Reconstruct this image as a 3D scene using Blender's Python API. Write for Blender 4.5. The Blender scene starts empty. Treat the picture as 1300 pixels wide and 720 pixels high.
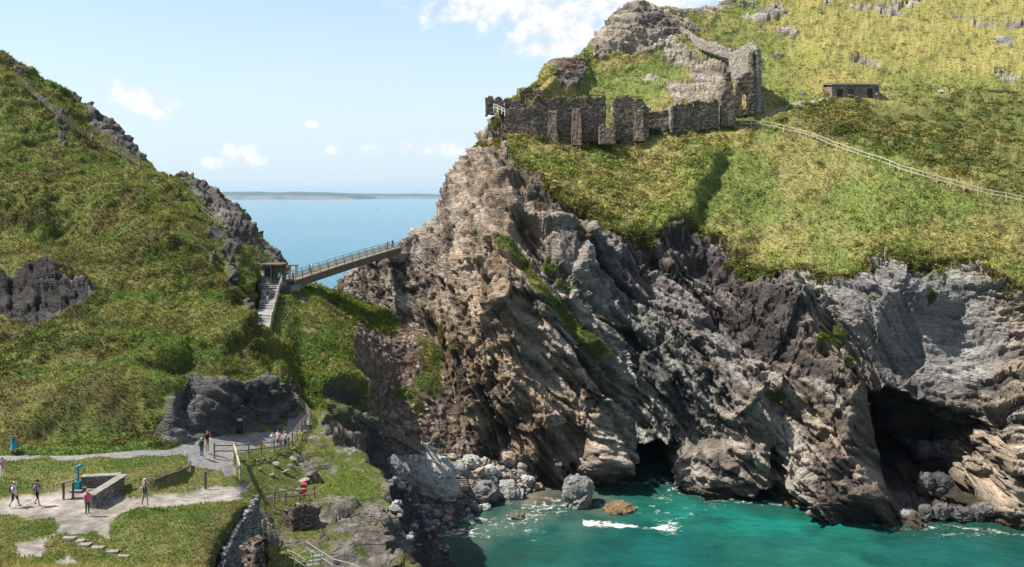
import bpy, bmesh, math, random
import numpy as np
from mathutils import Vector, Matrix, Euler

random.seed(7)
RNG = np.random.default_rng(11)
SC = bpy.context.scene
COL = SC.collection
R = math.radians

# ------------------------------------------------------------------ camera
# level camera 50 m above the sea, lens shifted down; photo is 1300x720, F px focal length, eye level at photo row 250
F = 1100.0
CX, EY, H = 650.0, 250.0, 50.0
cam_d = bpy.data.cameras.new('camera')
cam = bpy.data.objects.new('camera', cam_d)
COL.objects.link(cam)
cam.location = (0, 0, H)
cam.rotation_euler = (R(90), 0, 0)
cam_d.sensor_width = 36
cam_d.lens = 36 * F / 1300
cam_d.shift_y = -(360 - EY) / 1300
cam_d.clip_start = 0.5
cam_d.clip_end = 80000
SC.camera = cam

# ------------------------------------------------------------------ light
SUN_EL, SUN_AZ = 57.0, -101.0          # degrees; azimuth clockwise from +Y (view direction), so -80 = from the left, slightly beyond
sd = Vector((math.sin(R(SUN_AZ)) * math.cos(R(SUN_EL)), math.cos(R(SUN_AZ)) * math.cos(R(SUN_EL)), math.sin(R(SUN_EL))))
sun_d = bpy.data.lights.new('sun', 'SUN')
sun_d.energy = 4.6
sun_d.angle = R(0.53)
sun_d.color = (1.0, 0.93, 0.82)
sun = bpy.data.objects.new('sun', sun_d)
COL.objects.link(sun)
sun.rotation_euler = (-sd).to_track_quat('-Z', 'Y').to_euler()
sun.location = (-200, 50, 300)

SC.view_settings.view_transform = 'Standard'
SC.view_settings.look = 'None'
SC.view_settings.gamma = 1
SC.view_settings.use_curve_mapping = False
SC.view_settings.exposure = 1.0
SC.render.engine = 'CYCLES'
SC.cycles.max_bounces = 5
SC.cycles.diffuse_bounces = 2
SC.cycles.glossy_bounces = 2
SC.cycles.transmission_bounces = 2
SC.cycles.volume_bounces = 0
SC.cycles.use_denoising = True

world = bpy.data.worlds.new('World')
SC.world = world
world.use_nodes = True


class NT:
    """small node-tree helper"""
    def __init__(self, tree):
        self.t = tree
    def n(self, typ, **kw):
        nd = self.t.nodes.new(typ)
        ins = kw.pop('ins', {})
        for k, v in kw.items():
            setattr(nd, k, v)
        for k, v in ins.items():
            s = nd.inputs[k]
            if hasattr(v, 'is_output'):
                self.t.links.new(v, s)
            else:
                s.default_value = v
        return nd
    def m(self, op, a, b=None, c=None, clamp=False):
        nd = self.t.nodes.new('ShaderNodeMath')
        nd.operation = op
        nd.use_clamp = clamp
        for i, v in enumerate((a, b, c)):
            if v is None:
                continue
            if hasattr(v, 'is_output'):
                self.t.links.new(v, nd.inputs[i])
            else:
                nd.inputs[i].default_value = v
        return nd.outputs[0]
    def mix(self, fac, a, b, blend='MIX'):
        nd = self.t.nodes.new('ShaderNodeMix')
        nd.data_type = 'RGBA'
        nd.blend_type = blend
        for i, v in ((0, fac), (6, a), (7, b)):
            if hasattr(v, 'is_output'):
                self.t.links.new(v, nd.inputs[i])
            else:
                nd.inputs[i].default_value = v if i == 0 or len(v) == 4 else (*v, 1)
        return nd.outputs[2]
    def ramp(self, fac, lo, hi, a=0.0, b=1.0):
        nd = self.t.nodes.new('ShaderNodeMapRange')
        nd.interpolation_type = 'SMOOTHSTEP'
        self.t.links.new(fac, nd.inputs[0])
        for i, v in enumerate((lo, hi, a, b)):
            nd.inputs[i + 1].default_value = v
        return nd.outputs[0]
    def link(self, a, b):
        self.t.links.new(a, b)


# ------------------------------------------------------------------ sky with clouds (by direction)
nt = NT(world.node_tree)
world.node_tree.nodes.clear()
sky = nt.n('ShaderNodeTexSky', sky_type='NISHITA', sun_disc=False, sun_elevation=R(SUN_EL), sun_rotation=R(SUN_AZ),
           altitude=50, air_density=1.0, dust_density=0.6, ozone_density=1.5)
tc = nt.n('ShaderNodeTexCoord')
sep = nt.n('ShaderNodeSeparateXYZ', ins={0: tc.outputs['Generated']})
dy = nt.m('MAXIMUM', sep.outputs[1], 0.05)
cu = nt.m('DIVIDE', sep.outputs[0], dy)
cw = nt.m('DIVIDE', sep.outputs[2], dy)
cvec = nt.n('ShaderNodeCombineXYZ', ins={0: cu, 1: cw, 2: 0.0}).outputs[0]
nz1 = nt.n('ShaderNodeTexNoise', noise_dimensions='3D', ins={'Vector': cvec, 'Scale': 42.0, 'Detail': 7.0, 'Roughness': 0.62}).outputs[0]
cvec2 = nt.n('ShaderNodeCombineXYZ', ins={0: cu, 1: nt.m('MULTIPLY', cw, 3.2), 2: 3.0}).outputs[0]
nz2 = nt.n('ShaderNodeTexNoise', ins={'Vector': cvec2, 'Scale': 7.0, 'Detail': 6.0, 'Roughness': 0.55, 'Distortion': 0.4}).outputs[0]
blobs = [(168, 122, 34, 17), (185, 134, 40, 15), (150, 115, 20, 14), (203, 142, 20, 12),
         (305, 197, 30, 16), (275, 206, 26, 9), (322, 204, 24, 10), (471, 189, 16, 8), (516, 187, 13, 10), (398, 157, 12, 6),
         (421, 190, 9, 6), (566, 190, 30, 12),
         (640, 5, 130, 40), (720, 30, 110, 42), (800, 0, 120, 50), (700, 62, 60, 18), (900, -15, 80, 30)]
acc = None
for (bx_, by_, rx_, ry_) in blobs:
    a = nt.m('MULTIPLY', nt.m('SUBTRACT', cu, (bx_ - CX) / F), F / rx_)
    b = nt.m('MULTIPLY', nt.m('SUBTRACT', cw, (EY - by_) / F), F / ry_)
    d = nt.m('SQRT', nt.m('ADD', nt.m('MULTIPLY', a, a), nt.m('MULTIPLY', b, b)))
    v = nt.m('SUBTRACT', 1.0, d)
    acc = v if acc is None else nt.m('MAXIMUM', acc, v)
front = nt.ramp(sep.outputs[1], 0.05, 0.2)
cm = nt.m('ADD', nt.m('MAXIMUM', acc, -0.9), nt.m('MULTIPLY', nt.m('SUBTRACT', nz1, 0.5), 2.0))
cmask = nt.m('MULTIPLY', nt.ramp(cm, -0.1, .8), front)
wisp = nt.m('MULTIPLY', nt.m('MULTIPLY', nt.ramp(nz2, 0.42, 0.75), nt.ramp(cw, 0.22, 0.06)), 0.4)
bandm = nt.ramp(cw, -0.02, 0.24, 0.95, 0.36)
skyc = nt.mix(1.0, sky.outputs[0], (1.0, 1.0, 1.0), 'MULTIPLY')
elsewhere = nt.m('MULTIPLY', nt.m('SUBTRACT', 1.0, nt.m('MULTIPLY', front, nt.ramp(cw, .5, .3))), 0.38)
skyc = nt.mix(elsewhere, skyc, (2.9, 2.8, 2.65))
SKYW = (3.6, 4.2, 4.62)
skyc = nt.mix(nt.m('MULTIPLY', bandm, front), skyc, SKYW)
skyc = nt.mix(nt.m('MULTIPLY', wisp, front), skyc, (4.0, 4.4, 4.65))
cshade = nt.mix(nt.ramp(nz1, 0.3, 0.62), (3.9, 4.15, 4.4), (5.4, 5.3, 5.1))
skyc = nt.mix(nt.m('MULTIPLY', cmask, 0.92), skyc, cshade)
bg = nt.n('ShaderNodeBackground', ins={'Color': skyc, 'Strength': 0.105})
out = nt.n('ShaderNodeOutputWorld', ins={'Surface': bg.outputs[0]})


# ------------------------------------------------------------------ helpers
def tag(o, label=None, cat=None, group=None, kind=None):
    if label: o['label'] = label
    if cat: o['category'] = cat
    if group: o['group'] = group
    if kind: o['kind'] = kind
    return o

def P(px, py, Y):
    """photo pixel at depth Y -> world point"""
    return Vector(((px - CX) / F * Y, Y, H - (py - EY) / F * Y))

def sm(a, b, x):
    t = np.clip((x - a) / (b - a), 0, 1)
    return t * t * (3 - 2 * t)

def hash3(ix, iy, iz, seed):
    h = (ix.astype(np.uint32) * np.uint32(374761393) + iy.astype(np.uint32) * np.uint32(668265263)
         + iz.astype(np.uint32) * np.uint32(2147483647) + np.uint32(seed) * np.uint32(1274126177))
    h = (h ^ (h >> np.uint32(13))) * np.uint32(1274126177)
    h = (h ^ (h >> np.uint32(16))) * np.uint32(2246822519)
    return (h ^ (h >> np.uint32(15)))

def h01(ix, iy, iz, seed):
    return (hash3(ix, iy, iz, seed) & np.uint32(0xFFFFFF)).astype(np.float32) / np.float32(16777215.0)

def vnoise(p, scale, seed=0):
    """value noise in -1..1; p (N,3)"""
    q = p * scale
    i = np.floor(q).astype(np.int64)
    f = (q - i).astype(np.float32)
    f = f * f * f * (f * (f * 6 - 15) + 10)
    r = 0
    for dx in (0, 1):
        wx = f[:, 0] if dx else 1 - f[:, 0]
        for dy_ in (0, 1):
            wy = f[:, 1] if dy_ else 1 - f[:, 1]
            for dz in (0, 1):
                wz = f[:, 2] if dz else 1 - f[:, 2]
                r = r + wx * wy * wz * h01(i[:, 0] + dx, i[:, 1] + dy_, i[:, 2] + dz, seed)
    return r * 2 - 1

def fbm(p, scale, octs=4, seed=0, gain=0.5, ridged=False):
    a, s, tot, r = 1.0, scale, 0.0, 0.0
    for o in range(octs):
        n = vnoise(p, s, seed + o * 17)
        if ridged:
            n = 1 - 2 * np.abs(n)
        r = r + a * n
        tot += a
        a *= gain
        s *= 2.03
    return r / tot

def facets(p, size, seed=0):
    """chunky rock: nearest jittered cell gives a tilted plane; returns (value ~ -1..1, border distance 0..1, cell random)"""
    q = p / size
    i = np.floor(q).astype(np.int64)
    best = np.full(len(p), 9.0, np.float32); second = best.copy()
    val = np.zeros(len(p), np.float32); rnd = np.zeros(len(p), np.float32)
    for dx in (-1, 0, 1):
        for dy_ in (-1, 0, 1):
            for dz in (-1, 0, 1):
                jx, jy, jz = i[:, 0] + dx, i[:, 1] + dy_, i[:, 2] + dz
                h = hash3(jx, jy, jz, seed)
                a = (h & np.uint32(1023)).astype(np.float32) / 1023
                b = ((h >> np.uint32(10)) & np.uint32(1023)).astype(np.float32) / 1023
                c = ((h >> np.uint32(20)) & np.uint32(1023)).astype(np.float32) / 1023
                ex = (q[:, 0] - jx - a).astype(np.float32)
                ey = (q[:, 1] - jy - b).astype(np.float32)
                ez = (q[:, 2] - jz - c).astype(np.float32)
                d = ex * ex + ey * ey + ez * ez
                m = d < best
                second = np.where(m, best, np.minimum(second, d))
                best = np.where(m, d, best)
                g1 = ((h >> np.uint32(5)) & np.uint32(255)).astype(np.float32) / 127.5 - 1
                g2 = ((h >> np.uint32(14)) & np.uint32(255)).astype(np.float32) / 127.5 - 1
                g3 = ((h >> np.uint32(22)) & np.uint32(255)).astype(np.float32) / 127.5 - 1
                r_ = ((h >> np.uint32(3)) & np.uint32(511)).astype(np.float32) / 511
                v = ex * g1 + ey * g2 + ez * g3 + (r_ - 0.5)
                val = np.where(m, v, val)
                rnd = np.where(m, r_, rnd)
    return val, np.sqrt(second) - np.sqrt(best), rnd

def saw(s, sharp=0.8):
    """bedding ledge profile 0..1: slow rise, quick fall"""
    t = s - np.floor(s)
    return np.where(t < sharp, t / sharp, (1 - t) / (1 - sharp))

def pchip(x, y, xs):
    """monotone cubic along axis 0; y (n, ...)"""
    x = np.asarray(x, float); y = np.asarray(y, float); xs = np.asarray(xs, float)
    sh = (-1,) + (1,) * (y.ndim - 1)
    h = np.diff(x).reshape(sh)
    d = np.diff(y, axis=0) / h
    m = np.zeros_like(y)
    w1 = 2 * h[1:] + h[:-1]; w2 = h[1:] + 2 * h[:-1]
    pos = d[:-1] * d[1:] > 0
    with np.errstate(divide='ignore', invalid='ignore'):
        mm = (w1 + w2) / (w1 / d[:-1] + w2 / d[1:])
    m[1:-1] = np.where(pos, mm, 0)
    m[0] = d[0]; m[-1] = d[-1]
    k = np.clip(np.searchsorted(x, xs) - 1, 0, len(x) - 2)
    hk = (x[k + 1] - x[k]).reshape(sh)
    t = ((xs - x[k]) / (x[k + 1] - x[k])).reshape(sh)
    return ((1 + 2 * t) * (1 - t) ** 2 * y[k] + t * (1 - t) ** 2 * hk * m[k]
            + t * t * (3 - 2 * t) * y[k + 1] + t * t * (t - 1) * hk * m[k + 1])

def seg_dist(px, py, poly):
    """distance of pixel arrays to a polyline, and signed side (+ = right of travel in image) and position along it 0..1"""
    best = np.full(px.shape, 1e9); side = np.zeros(px.shape); al = np.zeros(px.shape)
    L = [0.0]
    for (x0, y0), (x1, y1) in zip(poly[:-1], poly[1:]):
        L.append(L[-1] + math.hypot(x1 - x0, y1 - y0))
    for k, ((x0, y0), (x1, y1)) in enumerate(zip(poly[:-1], poly[1:])):
        dx, dy_ = x1 - x0, y1 - y0
        l2 = dx * dx + dy_ * dy_ + 1e-9
        t = np.clip(((px - x0) * dx + (py - y0) * dy_) / l2, 0, 1)
        ex, ey = px - x0 - t * dx, py - y0 - t * dy_
        d = np.hypot(ex, ey)
        m = d < best
        best = np.where(m, d, best)
        side = np.where(m, np.sign(dx * ey - dy_ * ex), side)
        al = np.where(m, (L[k] + t * (L[k + 1] - L[k])) / L[-1], al)
    return best, side, al

def in_poly(px, py, poly):
    c = np.zeros(px.shape, bool)
    n = len(poly)
    for i in range(n):
        x0, y0 = poly[i]; x1, y1 = poly[(i + 1) % n]
        if y0 == y1: continue
        cond = (y0 > py) != (y1 > py)
        c ^= cond & (px < (x1 - x0) * (py - y0) / (y1 - y0) + x0)
    return c

def poly_soft(px, py, poly, w):
    """1 inside, falling to 0 over w px outside, via distance to outline"""
    d, _, _ = seg_dist(px, py, list(poly) + [poly[0]])
    s = np.where(in_poly(px, py, poly), d, -d)
    return sm(-w, w, s)

def blob(px, py, x, y, rx, ry, rot=0):
    c, s = math.cos(R(rot)), math.sin(R(rot))
    dx, dy_ = px - x, py - y
    a = (dx * c + dy_ * s) / rx; b = (-dx * s + dy_ * c) / ry
    return np.exp(-(a * a + b * b))

def proj(p):
    Y = np.maximum(p[..., 1], 0.5)
    return CX + p[..., 0] / Y * F, EY + (H - p[..., 2]) / Y * F

def grid_normals(g):
    du = np.gradient(g, axis=0); dv = np.gradient(g, axis=1)
    n = np.cross(du, dv)
    n /= np.linalg.norm(n, axis=-1, keepdims=True) + 1e-9
    return n

def mesh_from(name, verts, faces, mats=(), cols=None, parent=None, smooth=False, midx=None, link=True):
    """verts (N,3), faces (M,k) array or list of lists; cols (N,4) linear colour attribute"""
    me = bpy.data.meshes.new(name)
    verts = np.asarray(verts, np.float32)
    if isinstance(faces, np.ndarray):
        k = faces.shape[1]; M = len(faces)
        me.vertices.add(len(verts)); me.vertices.foreach_set('co', verts.ravel())
        me.loops.add(M * k); me.loops.foreach_set('vertex_index', faces.astype(np.int32).ravel())
        me.polygons.add(M); me.polygons.foreach_set('loop_start', np.arange(0, M * k, k, dtype=np.int32))
        me.update(calc_edges=True)
    else:
        me.from_pydata(verts.tolist(), [], faces); me.update()
    if cols is not None:
        at = me.color_attributes.new('Col', 'FLOAT_COLOR', 'POINT')
        at.data.foreach_set('color', np.asarray(cols, np.float32).ravel())
    for m in mats: me.materials.append(m)
    if midx is not None: me.polygons.foreach_set('material_index', np.asarray(midx, np.int32))
    if smooth: me.polygons.foreach_set('use_smooth', np.ones(len(me.polygons), bool))
    me.validate()
    ob = bpy.data.objects.new(name, me)
    if link: COL.objects.link(ob)
    if parent: ob.parent = parent
    return ob

def compact(verts, faces, cols):
    u, inv = np.unique(faces.ravel(), return_inverse=True)
    return verts[u], inv.reshape(faces.shape), cols[u]

# depth buffer of the built ground (photo pixels), used only to stand things on the ground
ZB = np.full((760, 1340), 1e6, np.float32)
def splat(p, rad=1):
    p = p.reshape(-1, 3)
    p = p[p[:, 1] > 5]
    px, py = proj(p)
    for ox in range(-rad, rad + 1):
        for oy in range(-rad, rad + 1):
            ix = np.round(px + ox).astype(int) + 20; iy = np.round(py + oy).astype(int) + 20
            ok = (ix >= 0) & (ix < 1340) & (iy >= 0) & (iy < 760)
            np.minimum.at(ZB, (iy[ok], ix[ok]), p[ok, 1].astype(np.float32))

def ground(px, py):
    ix, iy = min(max(int(round(px)) + 20, 0), 1339), int(round(py)) + 20
    for k in range(0, 80):
        for j in (iy + k, iy - k):
            if 0 <= j < 760 and ZB[j, ix] < 9e5: return P(px, py, float(ZB[j, ix]))
    print('NO GROUND', px, py)
    return P(px, py, 150.0)
# ------------------------------------------------------------------ ground materials
def ground_material(name='ground', bump_rock=0.9):
    """Col.rgb is the stuff's own colour, Col.a says how grassy (1) or rocky (0) it is"""
    m = bpy.data.materials.new(name); m.use_nodes = True
    t = NT(m.node_tree); m.node_tree.nodes.clear()
    at = t.n('ShaderNodeAttribute', attribute_name='Col')
    geo = t.n('ShaderNodeNewGeometry')
    n1 = t.n('ShaderNodeTexNoise', ins={'Vector': geo.outputs['Position'], 'Scale': 1.6, 'Detail': 8.0, 'Roughness': 0.7}).outputs[0]
    n2 = t.n('ShaderNodeTexNoise', ins={'Vector': geo.outputs['Position'], 'Scale': 5.0, 'Detail': 6.0, 'Roughness': 0.7}).outputs[0]
    f = t.m('ADD', t.m('MULTIPLY', n1, 1.3), t.m('MULTIPLY', n2, 0.9))
    f = t.m('ADD', t.m('MULTIPLY', t.m('SUBTRACT', f, 1.1), 1.25), 1.0)
    f = t.m('MAXIMUM', f, 0.25)
    fc = t.n('ShaderNodeCombineColor', ins={0: f, 1: f, 2: f}).outputs[0]
    col = t.mix(1.0, at.outputs['Color'], fc, 'MULTIPLY')
    # rock bump: thin layers + grain
    mp = t.n('ShaderNodeMapping', ins={'Vector': geo.outputs['Position'], 'Rotation': (R(14), R(38), 0), 'Scale': (0.5, 0.5, 3.6)})
    r1 = t.n('ShaderNodeTexNoise', ins={'Vector': mp.outputs[0], 'Scale': 0.9, 'Detail': 9.0, 'Roughness': 0.72}).outputs[0]
    r2 = t.n('ShaderNodeTexNoise', ins={'Vector': geo.outputs['Position'], 'Scale': 2.2, 'Detail': 8.0, 'Roughness': 0.7}).outputs[0]
    mp2 = t.n('ShaderNodeMapping', ins={'Vector': geo.outputs['Position'], 'Rotation': (R(8), R(44), 0), 'Scale': (.45, .8, 2.2)})
    vo = t.n('ShaderNodeTexVoronoi', feature='F1', ins={'Vector': mp2.outputs[0], 'Scale': 1.1, 'Randomness': 1.0})
    vs_ = t.n('ShaderNodeSeparateColor', ins={0: vo.outputs['Color']}).outputs[0]
    vo2 = t.n('ShaderNodeTexVoronoi', feature='DISTANCE_TO_EDGE', ins={'Vector': mp2.outputs[0], 'Scale': .5, 'Randomness': 1.0})
    hgt = t.m('ADD', t.m('MULTIPLY', r1, 0.9), t.m('MULTIPLY', r2, 0.4))
    rk = t.m('SUBTRACT', 1.0, at.outputs['Alpha'])
    hgt = t.m('ADD', hgt, t.m('MULTIPLY', t.m('ADD', t.m('MULTIPLY', vs_, .35), t.m('MULTIPLY', t.ramp(vo2.outputs['Distance'], 0.0, .06), .35)), rk))
    b = t.n('ShaderNodeBump', ins={'Strength': bump_rock, 'Distance': 0.9, 'Height': hgt})
    p = t.n('ShaderNodeBsdfPrincipled', ins={'Base Color': col, 'Roughness': 0.9, 'Specular IOR Level': 0.25, 'Normal': b.outputs[0]})
    t.n('ShaderNodeOutputMaterial', ins={'Surface': p.outputs[0]})
    return m

def leaf_material(name='turf_blades'):
    m = bpy.data.materials.new(name); m.use_nodes = True
    t = NT(m.node_tree); m.node_tree.nodes.clear()
    at = t.n('ShaderNodeAttribute', attribute_name='Col')
    d = t.n('ShaderNodeBsdfDiffuse', ins={'Color': at.outputs['Color']})
    tr = t.n('ShaderNodeBsdfTranslucent', ins={'Color': t.mix(1.0, at.outputs['Color'], (1.0, 1.0, 0.7), 'MULTIPLY')})
    mx = t.n('ShaderNodeMixShader', ins={0: 0.35, 1: d.outputs[0], 2: tr.outputs[0]})
    t.n('ShaderNodeOutputMaterial', ins={'Surface': mx.outputs[0]})
    return m

M_GROUND = ground_material()
M_PATH = ground_material('gravel', 0.25)
M_LEAF = leaf_material()

def A(*c): return np.array(c, np.float32)
def lerp(a, b, t): return a + (b - a) * t[..., None]

# natural colours (linear albedo)
G_GREEN = A(.060, .088, .014); G_YEL = A(.170, .165, .028); G_BROWN = A(.105, .080, .032); G_DARK = A(.030, .042, .010); G_STRAW = A(.27, .215, .085)
R_TAN = A(.33, .265, .20); R_GREY = A(.22, .215, .21); R_BLUE = A(.20, .215, .22); R_PURP = A(.105, .092, .100); R_DARK = A(.055, .053, .058)
R_PALE = A(.43, .39, .34); R_OCHRE = A(.30, .19, .10); R_GREEN = A(.20, .21, .17)
PATHC = A(.215, .195, .175)

# ------------------------------------------------------------------ lofts: each landmass is a net of profiles running from its foot up over its crest and down behind
def loft(cols, us, nseg, wiggle=0):
    px = [c[0] for c in cols]
    K = max(len(c[1]) for c in cols)
    T = np.array([c[1] for c in cols], float)          # (C,K,2)
    u = np.arange(px[0], px[-1] + .01, us)
    Tu = pchip(px, T, u)                                # (U,K,2)
    tv = np.concatenate([np.linspace(k, k + 1, n, endpoint=False) for k, n in enumerate(nseg)] + [[K - 1]])
    Tv = pchip(np.arange(K), np.moveaxis(Tu, 1, 0), tv) # (V,U,2)
    Tv = np.moveaxis(Tv, 0, 1)
    py, Y = Tv[..., 0], Tv[..., 1]
    pxg = np.repeat(u[:, None], py.shape[1], 1)
    return pxg, py, Y, tv

def to_world(px, py, Y):
    return np.stack([(px - CX) / F * Y, Y, H - (py - EY) / F * Y], -1)

def quads(nu, nv):
    i = np.arange(nu * nv).reshape(nu, nv)
    return np.stack([i[:-1, :-1], i[1:, :-1], i[1:, 1:], i[:-1, 1:]], -1).reshape(-1, 4)

def face_cam(p, n):
    v = A(0, 0, H) - p
    s = np.sign((n * v).sum(-1).mean())
    return n * (s if s else 1)

def back(px, top, Y, dz1, dY1, dY2):
    """two profile points behind a crest"""
    z = H - (top - EY) / F * Y
    Y1 = Y + dY1; z1 = z - dz1
    Y2 = Y + dY2
    return [(EY + (H - z1) / Y1 * F, Y1), (EY + (H + 3) / Y2 * F, Y2)]

def zrow(z, Y): return EY + (H - z) / Y * F

# ================================================================== THE ISLAND HEADLAND
isl_raw = {
 425: [(400,172),(390,172.5),(380,173),(372,174),(370,174.5),(368,175),(366,176),(363,177)],
 460: [(440,168),(410,170),(385,172),(365,174),(358,175),(350,176),(343,177),(335,178)],
 500: [(490,157),(440,163),(395,168),(355,172),(342,174),(331,176),(323,178),(315,180)],
 540: [(560,147),(480,154),(405,161),(345,169),(322,173),(305,177),(292,180),(279,184)],
 580: [(588,148),(500,152),(400,158),(318,166),(280,173),(252,180),(234,185),(218,190)],
 620: [(598,149),(500,151),(390,155),(292,162),(234,172),(202,182),(180,188),(162,193)],
 648: [(608,149.5),(500,150),(380,153),(250,163),(205,178),(166,191),(138,196),(126,199)],
 700: [(612,150),(500,150.5),(360,153),(238,166),(205,179),(176,192),(108,213),(92,218)],
 730: [(604,151),(500,151.5),(370,154),(255,166),(215,180),(178,193.5),(112,216),(74,226)],
 760: [(600,150),(490,152),(380,157),(272,166),(225,181),(179,195),(100,222),(48,238)],
 805: [(605,154),(490,155),(380,159),(288,167),(230,183),(173,197),(90,226),(8,242)],
 860: [(607,154),(490,154),(390,158),(302,166),(235,183),(163,199),(85,228),(13,252)],
 950: [(632,145),(500,148),(410,154),(330,162),(240,183),(153,203),(70,236),(-8,268)],
 1000:[(636,143),(510,146),(420,152),(344,159),(240,182),(150,204),(75,236),(-30,275)],
 1060:[(648,138),(520,142),(430,149),(346,156),(250,178),(160,199),(117,214),(-40,282)],
 1140:[(668,132),(540,138),(430,146),(330,153),(265,169),(195,187),(115,216),(-40,288)],
 1200:[(664,132),(540,138),(430,145),(338,151),(280,164),(205,184),(115,217),(-40,288)],
 1300:[(674,129.5),(550,133),(450,139),(382,145),(320,156),(247,173),(114,217),(-40,288)],
 1430:[(690,126),(560,130),(470,136),(420,141),(350,152),(280,166),(112,218),(-40,288)],
}
icols = []
for px in sorted(isl_raw):
    ks = isl_raw[px]
    Y0 = ks[0][1]
    foot = (zrow(-3, Y0 - 1), Y0 - 1) if px > 545 else (ks[0][0] + 45, Y0 - 4)
    icols.append((px, [foot] + ks + back(px, ks[-1][0], ks[-1][1], 6, 14, 70)))
US = 1.25
ipx, ipy, iY, itv = loft(icols, US, [8, 72, 72, 72, 52, 44, 40, 58, 8, 6])
NU, NV = ipx.shape
p0 = to_world(ipx, ipy, iY)
fl = p0.reshape(-1, 3)
nrm0 = face_cam(p0, grid_normals(p0))

# big shapes: ribs, hollows, gullies (metres towards / away from the bay)
big = np.zeros((NU, NV))
wob = fbm(fl, .05, 4, 5).reshape(NU, NV)
wob2 = fbm(fl, .11, 4, 55).reshape(NU, NV)
wx = ipx + wob * 26; wy = ipy + wob2 * 22
def rib(poly, amp, wl, wr, fade=True):
    """raised edge along poly: falls gently on its left over wl px, sharply on its right over wr px"""
    global big
    d, s, al = seg_dist(wx, wy, poly)
    f = np.where(s < 0, np.exp(-(d / wr) ** 2), np.exp(-(d / wl) ** 2))
    if fade: f = f * sm(0, .12, al) * sm(1, .88, al)
    big += amp * f
# ribs of the left (sunlit) buttress
rib([(590,290),(572,350),(578,440),(590,540),(600,610)], 2.2, 18, 26)
rib([(640,190),(632,290),(640,370),(660,450),(690,520),(700,600)], 3.0, 60, 14)
rib([(655,330),(690,400),(735,470),(770,560),(775,620)], 4.0, 50, 12)
rib([(690,240),(760,330),(800,400),(820,470)], 2.0, 30, 10)
rib([(740,390),(800,470),(850,540),(900,600)], 3.0, 40, 16)
rib([(850,300),(900,400),(960,500),(985,560)], 3.0, 36, 14)
rib([(1010,340),(1028,420),(1072,500),(1100,590),(1128,668)], 7.0, 70, 16)
rib([(940,500),(1010,570),(1080,640),(1130,672)], 3.0, 40, 14)
rib([(1180,350),(1240,400),(1262,440),(1275,520),(1272,610),(1268,670)], 0.0, 25, 60)
# buttress between the caves
big += 4.5 * poly_soft(ipx, ipy, [(872,566),(972,560),(984,600),(976,634),(890,634),(876,600)], 9)
big += 2.5 * blob(ipx, ipy, 1010, 622, 26, 26)
big += 3.2 * poly_soft(ipx, ipy, [(696,576),(760,560),(776,590),(770,624),(706,628)], 12)
# hollow above the large right-hand cave, smooth face under the grass
big -= 6.5 * poly_soft(wx, wy, [(1085,420),(1150,390),(1215,390),(1258,450),(1268,560),(1262,646),(1150,646),(1125,600),(1100,500)], 30)
big += 3.0 * blob(wx, wy, 1320, 520, 50, 140)
# gully left of the buttress (by the isthmus) and dark recess under the upper ledge
big -= 4.0 * poly_soft(wx, wy, [(505,400),(548,400),(572,500),(566,570),(520,560),(500,470)], 14)
big -= 2.5 * blob(wx, wy, 640, 545, 30, 22)
big -= 2.5 * blob(wx, wy, 690, 470, 36, 16, 25)
big -= 2.5 * blob(wx, wy, 720, 545, 26, 14, 20)
big -= 4.0 * poly_soft(wx, wy, [(800,300),(890,310),(985,385),(1012,440),(1000,480),(900,420),(820,380)], 16)
big -= 2.0 * blob(wx, wy, 690, 255, 50, 12, 15)
big -= 2.2 * blob(wx, wy, 550, 300, 14, 50, 12)
# scarp in the grass and shallow combes
rib([(930,186),(910,216),(888,252),(862,304)], 3.0, 40, 7)
big -= 1.2 * blob(ipx, ipy, 905, 262, 22, 26)
big -= 1.6 * blob(wx, wy, 965, 300, 20, 40)
# crags of the upper hill
crag = np.maximum.reduce([
    poly_soft(wx, wy, [(752,70),(762,40),(780,14),(815,-4),(868,14),(880,40),(850,52),(822,58),(796,62),(772,70)], 7),
    poly_soft(wx, wy, [(686,118),(697,80),(738,78),(742,96),(734,112),(712,122)], 6),
    poly_soft(wx, wy, [(850,50),(900,60),(935,80),(945,105),(930,140),(880,136),(856,112),(880,92)], 8) * .5])
big += 2.0 * poly_soft(ipx, ipy, [(752,66),(775,20),(815,0),(870,30),(930,90),(850,80),(800,60)], 14)
big += 3.0 * poly_soft(ipx, ipy, [(686,120),(697,80),(738,78),(750,108),(730,120)], 8)

# caves: bored back into the rock
cave = np.zeros((NU, NV))
def bore(poly, depth, w=2.5):
    global cave
    cave = np.maximum(cave, depth * poly_soft(ipx + wob2 * 5, ipy + wob * 4, poly, w))
bore([(800,630),(800,582),(812,562),(838,553),(858,560),(868,584),(874,630)], 26, 3)
bore([(980,604),(982,570),(992,562),(1004,574),(1011,592),(1000,603)], 10)
bore([(964,640),(968,622),(988,620),(1000,640)], 9)
bore([(1116,494),(1150,500),(1186,548),(1218,596),(1226,634),(1168,636),(1144,604),(1126,556)], 26, 4)
bore([(1112,486),(1170,484),(1222,520),(1254,580),(1264,642),(1160,644),(1128,590)], 9, 9)

cave = np.maximum(cave, 0) + 10.0 * poly_soft(ipx + wob2 * 9, ipy + wob * 16, [(1098,474),(1140,462),(1180,476),(1222,500),(1258,528),(1280,570),(1284,640),(1150,640),(1122,590)], 4)
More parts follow.
